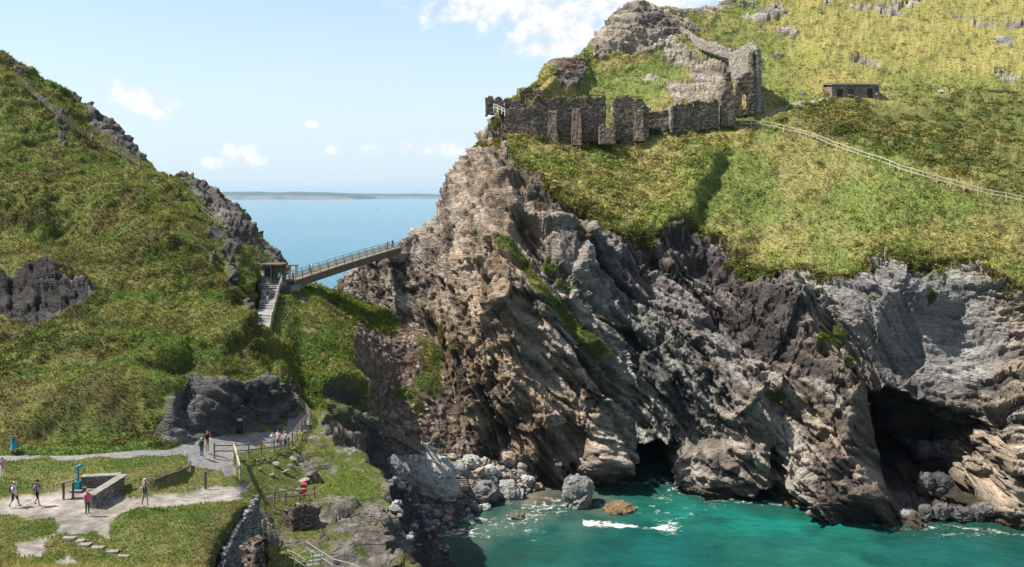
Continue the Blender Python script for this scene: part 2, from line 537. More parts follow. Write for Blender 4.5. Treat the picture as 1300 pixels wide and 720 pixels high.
# grass / rock boundary
edge = np.interp(ipx, [540,600,618,640,648,662,680,700,720,745,770,800,830,870,905,930,950,975,1000,1030,1060,1090,1120,1150,1190,1230,1262,1300,1430],
                      [100,140,158,176,205,222,216,232,256,268,282,286,292,296,308,330,346,352,346,338,348,342,330,328,334,338,362,384,420])
edge = edge + fbm(fl, .12, 5, 21).reshape(NU, NV) * 26 + fbm(fl, .8, 3, 22).reshape(NU, NV) * 6
grass = sm(3, -3, ipy - edge) * sm(600, 640, ipx + (ipy < 150) * 60)
grass = np.where((ipx < 645) & (ipy > 100), grass * sm(636, 650, ipx + wob * 10), grass)
veg = np.zeros((NU, NV))
jx = ipx + fbm(fl, .35, 3, 31).reshape(NU, NV) * 12; jy = ipy + fbm(fl, .35, 3, 33).reshape(NU, NV) * 10
d, s_, al = seg_dist(ipx * .6 + jx * .4, ipy * .6 + jy * .4, [(646,312),(672,350),(705,390),(735,425),(762,450)])
veg = np.maximum(veg, sm(9.5, 5, d))
for (x, y, rx, ry, ro) in [(612,190,16,9,-20),(598,160,8,4,0),(622,150,14,10,0),(632,178,10,16,10),(985,506,18,9,20),(1052,430,22,4,25),(1046,452,14,6,10),(1082,468,5,16,20),
                         (1062,420,12,6,0),(930,340,18,6,20),(950,352,20,7,20),(700,335,22,6,35),(720,362,18,5,35),(540,470,22,52,-12),(552,420,10,14,0),
                         (580,440,12,8,-30),(470,395,34,14,20),(1180,372,14,4,20),(1105,380,12,4,20),(560,545,16,12,0),(618,300,12,5,0)]:
    veg = np.maximum(veg, sm(.45, .75, blob(jx, jy, x, y, rx, ry, ro) + .15 * wob))
below = np.clip(ipy - edge, 0, None)
veg = np.maximum(veg, sm(.12, .4, fbm(fl, .3, 4, 35).reshape(NU, NV)) * np.exp(-below / 16) * (ipx > 655) * (ipy > edge) * .9)
# bare rock poking through the turf of the upper hill
outc = np.zeros((NU, NV))
for (x, y, rx, ry, ro) in [(1090,8,16,5,0),(1132,12,18,8,10),(1050,2,12,3,0),(1275,52,18,5,-4),(1250,28,22,4,4),(1290,30,16,4,0),(1098,78,16,6,8),
                         (985,12,14,7,0),(970,20,16,5,0),(960,26,12,6,20),(1280,98,14,4,0),(905,10,30,5,0),(870,14,20,4,0),(940,4,22,4,0),(1160,2,14,4,0),
                         (828,100,14,6,0),(865,112,24,12,20),(895,128,20,8,10),(880,84,26,8,25),(850,70,28,10,25),(905,98,22,12,20),(1215,20,10,3,0),(1000,40,12,4,0),(990,70,10,4,0)]:
    outc = np.maximum(outc, sm(.35, .6, blob(jx, jy, x, y, rx * 1.1, ry * 1.2, ro) + .12 * wob2))
crag = sm(.42, .62, crag + .55 * fbm(fl, .25, 4, 77).reshape(NU, NV))
grass = np.clip(np.maximum(grass * (1 - np.clip(crag + outc, 0, 1)), veg), 0, 1)
rock = 1 - grass

# rock relief: tilted beds, chunky facets, cracks; three bed directions blended across the headland
warp = np.stack([fbm(fl, .045, 3, 41), fbm(fl, .045, 3, 42), fbm(fl, .045, 3, 43)], -1) * 2.2
w_ = fl + warp
f1, b1, r1 = facets(fl * [1, .8, .8], 13, 1)
wl_ = np.clip((690 - ipx.ravel() + 30 * wob.ravel()) / 60, 0, 1); wr_ = np.clip((ipx.ravel() - 1150 + 40 * wob.ravel()) / 70, 0, 1)
hr_ = np.clip((160 - ipy.ravel()) / 25, 0, 1) * np.clip((ipx.ravel() - 640) / 25, 0, 1)
wl_ = wl_ * (1 - hr_); wr_ = np.maximum(wr_, hr_)
wts = [(66, wl_), (46, 1 - np.maximum(wl_, wr_)), (9, wr_)]
rbig = np.zeros(len(fl)); relief = np.zeros(len(fl)); n_a = relief.copy(); n_c = relief.copy(); rr2 = relief.copy(); rr3 = relief.copy(); rr4 = relief.copy(); strat = relief.copy()
for ti, wt in wts:
    sel = wt > 0
    c_, s__ = math.cos(R(ti)), math.sin(R(ti))
    ws = w_[sel]; fs = fl[sel]
    along = ws[:, 0] * c_ - ws[:, 2] * s__
    across = ws[:, 0] * s__ + ws[:, 2] * c_
    bed = np.stack([along * .38, ws[:, 1] * .7, across], -1)
    iso = np.stack([along * .7, ws[:, 1], across], -1)
    slab_c = np.stack([along * .34, ws[:, 1] * .6, across * 1.05], -1)
    f2, b2, r2 = facets(slab_c, 4.6, 2)
    f6, b6, r6 = facets(iso * [.8, .8, 1], 8.5, 8)
    f3, b3, r3 = facets(bed, 1.9, 3)
    f4, b4, r4 = facets(bed, .8, 4)
    f5, b5, r5 = facets(iso, .62, 6)
    rid = fbm(iso, .16, 5, 61, ridged=True)
    na_ = fbm(bed, .22, 5, 91); nc_ = fbm(bed, .9, 4, 93)
    blocky = sm(-.25, .35, fbm(fs, .06, 3, 75))
    sw = saw(across / 5.5 + .6 * fbm(fs, .07, 3, 71)) + saw(across / 2.1 + 1.2 * fbm(fs, .1, 3, 72)) * .45
    rbig[sel] += wt[sel] * (f2 * 2.0 + f6 * 1.7)
    rel = f3 * (.75 + .6 * blocky) + f4 * .6 + f5 * .34 + (rid - .2) * .45 + (sw - .7) * .75 * blocky - .45 * np.exp(-b2 * 14) - .3 * np.exp(-b3 * 12)
    st1 = vnoise(np.stack([along * .05, ws[:, 1] * .05, across * .85], -1), 1.0, 121); st2 = vnoise(np.stack([along * .09, ws[:, 1] * .08, across * 2.1], -1), 1.0, 122)
    strat[sel] += wt[sel] * (st1 * .6 + st2 * .55)
    rel = rel + (st1 * .5 + st2 * .4) * (1.3 - blocky)
    relief[sel] += wt[sel] * rel; n_a[sel] += wt[sel] * na_; n_c[sel] += wt[sel] * nc_
    rr2[sel] += wt[sel] * r2; rr3[sel] += wt[sel] * r3; rr4[sel] += wt[sel] * r4
hillrock = sm(160, 135, ipy) * sm(640, 665, ipx)
kb = np.interp(ipx, [425, 500, 580, 640, 700], [.35, .3, .35, .8, 1.0]) * (1 - .6 * hillrock)
relief = relief.reshape(NU, NV) * (1 - .35 * hillrock) + (rbig + f1 * 2.0).reshape(NU, NV) * kb
n_a = n_a.reshape(NU, NV); n_c = n_c.reshape(NU, NV); rr2 = rr2.reshape(NU, NV); rr3 = rr3.reshape(NU, NV); rr4 = rr4.reshape(NU, NV); strat = strat.reshape(NU, NV)
shoulder = np.interp(ipx, [425, 500, 560, 640, 800], [.7, .8, .9, 1.0, 1.0])
smoothw = poly_soft(wx, wy, [(1060,352),(1130,335),(1215,345),(1262,395),(1285,440),(1240,480),(1180,478),(1120,462),(1075,420)], 16)
shoulder = shoulder * (1 - .45 * smoothw)
lump = fbm(fl, .12, 4, 81).reshape(NU, NV); tus = fbm(fl, .55, 4, 82).reshape(NU, NV); tus2 = fbm(fl, 1.6, 3, 83).reshape(NU, NV)
gr_relief = (lump * 1.2 + tus * .6 + tus2 * .26 + .35 * (saw(fl[:, 2] / 2.4 + 1.6 * fbm(fl, .09, 3, 84)).reshape(NU, NV) - .5)) * (1 - .9 * blob(ipx, ipy, 1086, 124, 62, 12))

small_crag = sm(640, 700, ipx) * sm(150, 120, ipy)
relief = relief * (1 - .15 * small_crag)
topf = sm(0, 30, ipy - edge)    # keep the brink itself from flapping
disp = big + rock * (relief * shoulder) + grass * gr_relief
disp += -0.5 * np.exp(-((ipy - edge) / 4) ** 2) * sm(640, 660, ipx)
g = p0 + nrm0 * disp[..., None]
g[..., 1] += cave
g[..., 0] += cave * (ipx - 900) / 1100 * .6 * (ipx > 1100)
cvm = sm(.6, 4, cave)
sel = (cvm > 0)
gs_ = g[sel]; n2_ = face_cam(g, grid_normals(g))[sel]
fA, _, _ = facets(gs_ * [.6, .5, 1.3], 3.0, 131); fB, _, _ = facets(gs_ * [.7, .6, 1.6], 1.2, 132)
g[sel] = gs_ + n2_ * ((fA * 1.1 + fB * .5 + .5 * saw(gs_[:, 2] / 1.4 + .6 * fbm(gs_, .2, 3, 133))) * cvm[sel])[:, None]
ISL = g
nI = face_cam(g, grid_normals(g))

# colours
def region(lst, base):
    tot = np.full((NU, NV), .02)[..., None] * np.ones(3); wsum = np.full((NU, NV), .02)
    tot = tot * base
    for (x, y, rx, ry, ro, c) in lst:
        w = blob(wx, wy, x, y, rx, ry, ro)
        tot = tot + w[..., None] * c; wsum = wsum + w
    return tot / wsum[..., None]
rc = region([(600,330,60,130,0,R_TAN),(560,250,30,80,10,R_GREY*.9),(625,250,40,60,0,A(.26,.22,.19)),(610,470,60,70,0,A(.30,.235,.165)),(690,500,60,60,20,A(.26,.205,.15)),
             (620,580,70,30,0,A(.16,.13,.11)),(740,600,60,30,0,A(.26,.235,.215)),(700,400,40,60,-40,A(.34,.30,.26)),(760,400,60,60,45,R_BLUE),(700,255,60,30,20,A(.13,.11,.10)),
             (790,320,70,40,30,A(.15,.13,.135)),(830,480,60,60,40,A(.24,.25,.235)),(900,370,80,60,30,R_PURP),(960,430,60,50,30,R_PURP*.8),(900,520,50,40,20,A(.20,.20,.19)),
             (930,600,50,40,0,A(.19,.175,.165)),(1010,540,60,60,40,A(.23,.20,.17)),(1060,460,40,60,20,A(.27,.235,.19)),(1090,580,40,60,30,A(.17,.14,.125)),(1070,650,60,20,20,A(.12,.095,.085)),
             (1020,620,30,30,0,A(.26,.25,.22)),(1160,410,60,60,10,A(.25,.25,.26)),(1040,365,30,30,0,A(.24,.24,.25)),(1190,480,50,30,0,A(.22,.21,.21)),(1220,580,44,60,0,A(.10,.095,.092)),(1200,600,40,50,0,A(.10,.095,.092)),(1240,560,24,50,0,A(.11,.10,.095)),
             (1300,450,50,60,0,A(.28,.24,.20)),(1290,560,50,70,0,A(.36,.31,.26)),(1300,380,50,30,0,A(.27,.25,.22)),(480,360,40,40,0,A(.19,.165,.145)),(520,480,40,60,0,A(.13,.115,.09)),
             (540,350,40,60,0,A(.20,.185,.17)),(810,40,60,40,0,A(.27,.25,.215)),(720,100,40,20,0,A(.22,.20,.18)),(880,100,50,40,0,A(.25,.23,.20))], R_GREY)
n_b = fbm(fl, .09, 5, 92).reshape(NU, NV)
tone = 1 + .75 * n_a + .5 * n_c + .3 * (rr2 - .5) + .55 * (rr3 - .5) + .5 * (rr4 - .5) + .55 * strat
rc = rc * A(1.06, 1.0, .91) * np.clip(tone, .3, 1.7)[..., None]
rc = lerp(rc, np.broadcast_to(R_OCHRE, rc.shape), sm(.18, .5, n_b + .4 * n_c) * .38 * sm(1150, 900, ipx))
rc = lerp(rc, np.broadcast_to(R_PALE, rc.shape), sm(.28, .5, n_a - .4 * n_b) * .6)
rc = lerp(rc, np.broadcast_to(R_DARK, rc.shape), sm(.2, .5, -n_a + .3 * wob2) * .45)
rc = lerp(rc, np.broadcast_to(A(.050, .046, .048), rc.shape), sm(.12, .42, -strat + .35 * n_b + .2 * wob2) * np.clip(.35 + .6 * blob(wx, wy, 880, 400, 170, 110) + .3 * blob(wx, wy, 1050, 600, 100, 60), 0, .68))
rc = lerp(rc, np.broadcast_to(A(.36, .35, .335), rc.shape), sm(.25, .5, strat + .4 * n_b) * .5)
rc = lerp(rc, np.broadcast_to(A(.20, .20, .202), rc.shape) * np.clip(1 + .9 * n_a + .6 * wob2 + .5 * strat, .4, 1.7)[..., None], smoothw * .65)
zI = g[..., 2]
wet = sm(3.2, .4, zI + wob2 * 2.2)
rc = rc * (1 - .62 * wet)[..., None]
rc = lerp(rc, np.broadcast_to(A(.10, .085, .03), rc.shape), sm(.9, .2, np.abs(zI - .9 + wob2)) * .4 * (zI < 3))
# turf colours: bright olive near, straw on top, dark bracken on the mid slope
gmix = sm(-.35, .35, fbm(fl, .10, 5, 101).reshape(NU, NV) + .35 * tus)
gc = lerp(np.broadcast_to(A(.160, .200, .050), rc.shape), np.broadcast_to(A(.270, .248, .090), rc.shape), gmix)
straw = sm(140, 60, ipy + wob * 30) * sm(930, 1060, ipx) * .55
gc = lerp(gc, np.broadcast_to(A(.34, .29, .09), rc.shape), straw)
brk = poly_soft(wx, wy, [(960,150),(1040,128),(1300,118),(1330,240),(1230,225),(1120,190)], 14)
brack = sm(-.1, .35, fbm(fl, .5, 4, 103).reshape(NU, NV))
gc = lerp(gc, lerp(np.broadcast_to(A(.095, .115, .028), rc.shape), np.broadcast_to(A(.205, .178, .060), rc.shape), brack), brk * .8)
gc = lerp(gc, np.broadcast_to(G_DARK * 1.3, rc.shape), sm(.25, .5, fbm(fl, .33, 4, 105).reshape(NU, NV)) * .6)
gc = lerp(gc, np.broadcast_to(G_BROWN, rc.shape), sm(.3, .5, fbm(fl, .45, 4, 106).reshape(NU, NV)) * .6)
gc = lerp(gc, np.broadcast_to(G_GREEN * .9, rc.shape), np.clip(veg, 0, 1) * .65)
gc = lerp(gc, np.broadcast_to(A(.15,.11,.05), rc.shape), np.exp(-((ipy - edge) / 5) ** 2) * .55)
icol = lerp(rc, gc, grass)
icol4 = np.concatenate([icol, grass[..., None]], -1)
q = quads(NU, NV)
isl_path = poly_soft(wx * 0 + ipx, ipy, [(985,139),(1015,128),(1060,121),(1055,125),(1005,137),(968,150),(955,150)], 1.5) > .6
fm = (isl_path.ravel()[q].mean(1) > .5)
pc = icol4.copy(); pc[..., :3] = np.where(isl_path[..., None], PATHC * 1.0, pc[..., :3])
V_, Fq_, C_ = compact(ISL.reshape(-1, 3), q[~fm], icol4.reshape(-1, 4))
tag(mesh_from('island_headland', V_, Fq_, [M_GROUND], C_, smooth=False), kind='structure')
V_, Fq_, C_ = compact(ISL.reshape(-1, 3), q[fm], pc.reshape(-1, 4))
if len(Fq_): tag(mesh_from('island_path', V_, Fq_, [M_PATH], C_), kind='structure')
splat(ISL[:, 8:-14])

# ================================================================== THE MAINLAND HILL (left)
hill_raw = {
 -300:[(596,71),(540,76),(460,86),(360,103),(255,118),(150,133),(55,146),(55,151),(0,163)],
 -140:[(588,72),(530,77),(450,87),(350,104),(250,119),(150,134),(62,147),(62,153),(20,165)],
 0:   [(579,72.5),(520,78),(440,89),(340,107),(250,121),(170,134),(100,147),(99,152),(70,162)],
 40:  [(579,72.5),(520,78),(440,90),(342,107),(262,120),(190,134),(122,147),(121,152),(92,162)],
 75:  [(578,72.5),(520,79),(440,90),(350,107),(280,119),(210,133),(148,146),(148,151),(112,163)],
 150: [(575,73.5),(510,81),(440,91),(370,104),(310,117),(260,129),(200,143),(200,149),(172,162)],
 210: [(572,75),(510,82),(450,91),(390,103),(340,115),(290,127),(238,141),(240,149),(226,163)],
 235: [(560,78),(505,84),(452,92),(400,103),(350,114),(305,125),(256,139),(259,148),(229,164)],
 265: [(554,81),(497,85),(455,93),(410,103),(365,113),(325,123),(284,136),(286,147),(246,166)],
 300: [(550,85),(488,89),(455,97),(420,105),(385,113),(352,121),(318,132),(322,143),(266,168)],
 330: [(549,88),(484,92),(458,99),(436,106),(414,113),(390,120),(358,132),(345,143),(300,171)],
 352: [(546,91),(488,94),(466,101),(450,107),(442,111),(434,116),(425,126),(352,146),(325,172)],
 362: [(540,93),(494,96),(478,101),(466,106),(460,110),(456,116),(452,128),(358,148),(338,173)],
 376: [(530,95.5),(512,98),(500,101),(492,106),(490,110),(488,116),(486,128),(400,150),(385,174)],
}
hcols = []
for px in sorted(hill_raw):
    ks = hill_raw[px]
    hcols.append((px, [(ks[0][0] + 26, ks[0][1] - 1.0)] + ks + back(px, ks[-1][0], ks[-1][1], 5, 10, 60)))
hpx, hpy, hY, htv = loft(hcols, 1.3, [5, 44, 48, 56, 48, 44, 40, 12, 40, 8, 6])
HU, HV = hpx.shape
p0 = to_world(hpx, hpy, hY); fl = p0.reshape(-1, 3)
n0 = face_cam(p0, grid_normals(p0))
tv2 = np.repeat(htv[None], HU, 0)
hw = fbm(fl, .06, 4, 201).reshape(HU, HV); hw2 = fbm(fl, .16, 4, 202).reshape(HU, HV)
jx = hpx + hw * 30 + hw2 * 10; jy = hpy + hw2 * 16
hb = np.zeros((HU, HV))
rocky = np.zeros((HU, HV))
# outcrop in the grass (left) and the grey face behind the path (right), and rocks along the saddle side
o1 = poly_soft(jx, jy, [(-30,366),(30,362),(52,344),(68,348),(80,362),(136,364),(128,386),(90,402),(50,411),(0,402),(-30,395)], 4)
o2 = poly_soft(hpx + hw2 * 9, hpy + hw2 * 8, [(208,560),(206,520),(232,502),(250,488),(290,492),(330,482),(366,490),(380,520),(372,545),(300,560),(240,562)], 4) * (tv2 < 3.2)
o3 = np.zeros((HU, HV))
for (x, y, rx, ry, ro) in [(282,300,12,7,0),(296,318,10,14,20),(272,328,5,10,10),(298,345,6,12,30),(300,392,9,7,0),(285,365,5,4,0),(318,385,4,4,0),(20,372,9,6,0),(225,545,12,8,0),(60,315,5,3,0)]:
    o3 = np.maximum(o3, sm(.3, .6, blob(jx, jy, x, y, rx * 1.3, ry * 1.3, ro) + .2 * hw2))
sky_r = (tv2 > 7.6) * np.maximum.reduce([poly_soft(jx * .4 + hpx * .6, jy * .4 + hpy * .6, pg, 4) for pg in (
    [(58,92),(88,100),(104,124),(96,132),(72,112)], [(100,128),(122,136),(160,176),(196,212),(186,214),(150,192),(112,160)],
    [(214,220),(262,236),(282,254),(304,264),(332,296),(368,336),(356,344),(326,322),(300,304),(282,290),(258,262),(236,240)])]) * sm(-.35, .0, hw2 + .25)
lstrip = poly_soft(jx, jy, [(69,150),(76,150),(86,192),(79,196)], 2)
rocky = np.maximum.reduce([o1 * sm(.45, .7, o1 + .6 * hw2), o2, o3, sky_r, lstrip])
hb += .5 * o1 + 1.6 * poly_soft(jx, jy, [(-30,320),(150,340),(160,362),(-30,362)], 18)
hb += .5 * o2 + 1.0 * o3 + .8 * sky_r
# rolling bumps: bank above the path, knoll at the right foot, terraces across the slope
hb += 2.6 * blob(hpx, hpy, 140, 512, 120, 22, -4) - 1.3 * blob(hpx, hpy, 140, 545, 120, 14)
hb += 3.5 * blob(hpx, hpy, 300, 440, 70, 24, -12) + 2.0 * blob(hpx, hpy, 180, 470, 60, 18, -20) - 1.5 * blob(hpx, hpy, 230, 470, 50, 16, -20)
hb += 2.0 * blob(hpx, hpy, 40, 245, 90, 30) - 1.4 * blob(hpx, hpy, 30, 300, 90, 26) + 1.8 * blob(hpx, hpy, 190, 300, 40, 60, -40)
d_, s_, _ = seg_dist(hpx, hpy, [(70,150),(120,215),(180,260),(240,320),(275,380)])
hb -= 2.6 * poly_soft(hpx, hpy, [(312,436),(326,352),(380,350),(372,440)], 8)
hb += 1.1 * np.where(s_ > 0, np.exp(-(d_ / 40) ** 2), np.exp(-(d_ / 14) ** 2))
lump = fbm(fl, .17, 4, 211).reshape(HU, HV); tus = fbm(fl * [1, 1, 2.0], .7, 4, 212).reshape(HU, HV); tus2 = fbm(fl * [1, 1, 2.2], 1.9, 3, 213).reshape(HU, HV)
grl = lump * 1.3 + tus * .5 + tus2 * .24 + fbm(fl, .07, 3, 216).reshape(HU, HV) * 1.6 + .55 * (saw(fl[:, 2] / 1.9 + 1.8 * fbm(fl, .07, 3, 217)).reshape(HU, HV) - .5)
bedh = np.stack([(fl[:, 0] * .85 - fl[:, 2] * .5) * .45, fl[:, 1] * .6, fl[:, 0] * .5 + fl[:, 2] * .85], -1)
f2, b2, r2 = facets(bedh, 3.2, 12); f3, b3, r3 = facets(bedh, 1.3, 13); f4, b4, r4 = facets(bedh, .55, 14)
across = bedh[:, 2]
rrel = f2 * 1.0 + f3 * .6 + f4 * .3 + (saw(across / 1.6 + .5 * fbm(fl, .12, 3, 215)) - .5) * .6 + (saw(across / .6) - .5) * .25 - .3 * np.exp(-b3 * 10)
rrel = (rrel.reshape(HU, HV) - (f2 * 1.0).reshape(HU, HV) * .75 * np.maximum(o2, .6 * o1)) * (1 + .5 * o2)
basef = sm(1.0, 1.7, tv2)
nearf = np.interp(hY, [70, 100, 150], [.62, .85, 1.0])
hd = (hb + (1 - rocky) * grl * nearf + rocky * rrel * nearf) * np.maximum(basef, .04 + .5 * o2)
HILL = p0 + n0 * hd[..., None]
nH = face_cam(HILL, grid_normals(HILL))
hrc = np.broadcast_to(A(.095, .090, .086), p0.shape)
na = fbm(bedh, .6, 5, 221).reshape(HU, HV); nb = fbm(fl, .3, 4, 222).reshape(HU, HV)
hrc = hrc * np.clip(1 + .6 * na + .4 * (r3.reshape(HU, HV) - .5) + .25 * nb, .35, 2)[..., None]
hrc = lerp(hrc, np.broadcast_to(A(.42, .41, .40), p0.shape), sm(.38, .52, nb + .5 * na) * .7)
hrc = lerp(hrc, np.broadcast_to(A(.17, .15, .13), p0.shape), sky_r * .6 * sm(-.3, .3, nb))
hrc = lerp(hrc, hrc * .45, o1)
hrc = lerp(hrc, np.broadcast_to(A(.10,.102,.105), p0.shape), o2 * .5)
gm = sm(-.4, .4, fbm(fl * [1, 1, 1.6], .22, 5, 223).reshape(HU, HV) + .4 * tus)
hgc = lerp(np.broadcast_to(A(.088, .142, .028), p0.shape), np.broadcast_to(A(.168, .172, .050), p0.shape), gm)
hgc = lerp(hgc, np.broadcast_to(A(.090, .066, .032), p0.shape), sm(-.02, .34, fbm(fl, .28, 5, 224).reshape(HU, HV) - .2 * tus + .22 * blob(hpx, hpy, 110, 330, 90, 40) + .25 * blob(hpx, hpy, 170, 520, 110, 22)) * .6)
hgc = lerp(hgc, np.broadcast_to(G_DARK, p0.shape), sm(.15, .5, -tus + .4 * nb) * .5)
hgc = lerp(hgc, np.broadcast_to(G_STRAW * .75, p0.shape), sm(.2, .5, tus2 + .3 * nb) * .3)
d_, _, _ = seg_dist(hpx + hw2 * 6, hpy + hw2 * 6, [(92,170),(140,222),(200,262),(244,318),(275,380)])
hgc = lerp(hgc, np.broadcast_to(A(.17, .13, .07), p0.shape), np.exp(-(d_ / 4) ** 2) * .6)
hcol = np.concatenate([lerp(hrc, hgc, 1 - rocky), (1 - rocky)[..., None]], -1)
tag(mesh_from('hill', HILL.reshape(-1, 3), quads(HU, HV), [M_GROUND], hcol.reshape(-1, 4)), kind='structure')
splat(HILL[:, 6:-14])

# ================================================================== THE SADDLE with its scree gully, and the cove beach
sad_raw = {
 325: [(540,92),(500,98),(470,103),(445,107),(420,110),(392,120),(367,134),(362,143),(358,150)],
 350: [(530,95),(500,100),(470,104),(440,107),(424,110),(390,120),(365,134),(360,142),(357,150)],
 380: [(530,96),(505,101),(480,105),(455,111),(432,119),(402,131),(376,143),(364,151),(359,156)],
 400: [(530,97),(508,102),(480,107),(455,114),(430,122),(402,133),(380,144),(367,152),(361,158)],
 440: [(540,100),(512,107),(485,114),(455,124),(430,134),(408,145),(392,154),(382,160),(376,165)],
 470: [(552,108),(527,120),(500,129),(470,137),(445,145),(422,152),(405,158),(395,163),(389,167)],
 490: [(580,136.5),(550,139),(520,142),(488,146),(456,150),(430,155),(412,160),(402,164),(396,168)],
 520: [(590,139.5),(562,142),(530,145),(498,149),(467,154),(438,158),(420,162),(410,165),(404,168)],
 560: [(602,141.5),(582,143.5),(556,146),(530,149),(500,152),(470,156),(450,160),(440,163),(430,166)],
 600: [(612,143),(600,144.5),(580,146.5),(560,149),(530,152),(500,156),(480,160),(470,163),(460,166)],
}
scols = []
for px in sorted(sad_raw):
    ks = sad_raw[px]
    scols.append((px, [(ks[0][0] + (40 if px < 480 else 22), ks[0][1] - (4 if px < 480 else .4))] + ks + back(px, ks[-1][0], ks[-1][1], 10, 12, 60)))
spx, spy, sY, stv = loft(scols, 1.2, [12, 26, 28, 28, 28, 28, 26, 16, 12, 8, 6])
SU, SV = spx.shape
p0 = to_world(spx, spy, sY); fl = p0.reshape(-1, 3)
n0 = face_cam(p0, grid_normals(p0))
sw1 = fbm(fl, .12, 4, 301).reshape(SU, SV); sw2 = fbm(fl, .4, 4, 302).reshape(SU, SV)
jx = spx + sw1 * 22 + sw2 * 6; jy = spy + sw1 * 16 + sw2 * 5
sgrass = poly_soft(jx, jy, [(300,340),(470,350),(500,385),(506,425),(470,420),(440,432),(462,470),(476,504),(455,512),(420,500),(400,530),(300,600)], 4)
dk = poly_soft(jx, jy, [(404,496),(430,488),(468,503),(472,540),(440,540),(410,520)], 4)
sgrass = np.maximum(sgrass * (1 - dk), sm(.35, .6, np.maximum.reduce([blob(jx, jy, 548, 470, 22, 40), blob(jx, jy, 520, 505, 20, 9), blob(jx, jy, 535, 520, 10, 14), blob(jx, jy, 470, 515, 8, 6)])) * .9)
srk = sm(.3, .6, np.maximum.reduce([blob(jx, jy, 392, 416, 12, 6), blob(jx, jy, 378, 375, 6, 4), blob(jx, jy, 470, 428, 18, 10, 20)]) + .2 * sw2)
bare = np.clip(1 - sgrass + srk * .8, 0, 1)
f3, b3, r3 = facets(fl, 1.6, 23); f4, b4, r4 = facets(fl, .7, 24)
srel = (f3 * .22 + f4 * .18).reshape(SU, SV)
lump = fbm(fl, .2, 4, 311).reshape(SU, SV); tus = fbm(fl, .8, 4, 312).reshape(SU, SV)
stp = np.exp(-((spx - 340) / 30) ** 2) * (spy < 470)
sd_ = (lump * .8 + tus * .35) * (1 - bare) + bare * srel + 1.4 * dk * 0 - 1.5 * dk + 1.2 * poly_soft(jx, jy, [(395,482),(440,470),(470,498),(400,498)], 8)
sd_ = (sd_ * (1 - .8 * stp) - 1.8 * poly_soft(spx, spy, [(312,436),(326,352),(372,350),(352,440)], 8)) * sm(560, 470, spy + 0 * spx - (spx - 400) * .9)
SAD = p0 + n0 * sd_[..., None]
src = np.broadcast_to(A(.165, .118, .085), p0.shape) * np.clip(1 + .6 * sw2 + .8 * (r4.reshape(SU, SV) - .5), .4, 2)[..., None]
src = lerp(src, np.broadcast_to(A(.33, .31, .29), p0.shape), (r4.reshape(SU, SV) > .86) * .8)
src = lerp(src, np.broadcast_to(R_DARK * 1.2, p0.shape), dk * .9)
gm = sm(-.4, .4, fbm(fl, .25, 5, 323).reshape(SU, SV) + .3 * tus)
sgc = lerp(np.broadcast_to(A(.078, .126, .025), p0.shape), np.broadcast_to(A(.150, .154, .044), p0.shape), gm)
fern = poly_soft(jx, jy, [(425,362),(490,385),(506,420),(470,416),(430,395)], 8)
sgc = lerp(sgc, np.broadcast_to(A(.10, .14, .024), p0.shape), fern * .8)
sgc = lerp(sgc, np.broadcast_to(G_BROWN * .8, p0.shape), sm(.1, .45, fbm(fl, .35, 4, 324).reshape(SU, SV)) * .6)
scol = np.concatenate([lerp(src, sgc, 1 - bare), (1 - bare)[..., None]], -1)
tag(mesh_from('saddle', SAD.reshape(-1, 3), quads(SU, SV), [M_GROUND], scol.reshape(-1, 4)), kind='structure')
splat(SAD[:, 10:-14])

bea_raw = {
 455: [(760,108),(700,117),(650,124),(615,128),(590,131),(570,134),(555,136),(545,138)],
 500: [(760,108),(715,115.5),(660,126),(622,131.5),(598,135),(578,138),(560,141),(545,144)],
 540: [(740,112.5),(692,122.5),(655,130.5),(625,135.5),(600,139.5),(580,142),(565,144.5),(550,148)],
 580: [(735,115.5),(690,127.2),(662,133.5),(635,138),(610,141.5),(592,143.5),(575,146),(560,150)],
 620: [(735,115.6),(690,127.5),(665,135.8),(640,141),(615,144),(598,146),(585,149),(570,153)],
 660: [(735,115.6),(690,128),(665,136),(645,143),(628,145.5),(612,147.5),(600,150),(590,155)],
 700: [(735,115.6),(690,128.5),(665,136.5),(648,142.5),(637,145.5),(625,149),(615,152),(605,157)],
 760: [(735,115.8),(690,128.8),(665,136.8),(650,142),(640,145.5),(632,149),(625,152),(615,157)],
}
bcols = [(px, bea_raw[px]) for px in sorted(bea_raw)]
bpxg, bpyg, bYg, btv = loft(bcols, 1.3, [30, 30, 30, 28, 20, 16, 16])
BU, BV = bpxg.shape
p0 = to_world(bpxg, bpyg, bYg); fl = p0.reshape(-1, 3)
fa, ba, ra = facets(fl, 1.5, 41); fb, bb, rb = facets(fl, .6, 42)
dsp = (np.maximum(0, .6 - ba * 0 + fa * .5) * .5 * sm(0, .3, ba) + fb * .16).reshape(BU, BV)
BEA = p0.copy(); BEA[..., 2] += dsp * .8 + fbm(fl, .15, 3, 43).reshape(BU, BV) * .4
bc = np.broadcast_to(A(.17, .165, .165), p0.shape) * np.clip(.6 + .9 * ra.reshape(BU, BV) + .5 * (rb.reshape(BU, BV) - .5), .3, 2)[..., None]
bc = lerp(bc, np.broadcast_to(A(.20, .14, .10), p0.shape), sm(.2, .5, fbm(fl, .2, 4, 44).reshape(BU, BV)) * .6)
bc = lerp(bc, np.broadcast_to(A(.30, .26, .22), p0.shape), sm(6, 9, BEA[..., 2]) * .5)
bc = lerp(bc, bc * .45, sm(1.6, .4, BEA[..., 2]))
tag(mesh_from('beach', BEA.reshape(-1, 3), quads(BU, BV), [M_GROUND], np.concatenate([bc, np.zeros((BU, BV, 1))], -1).reshape(-1, 4)), kind='structure')
splat(BEA)

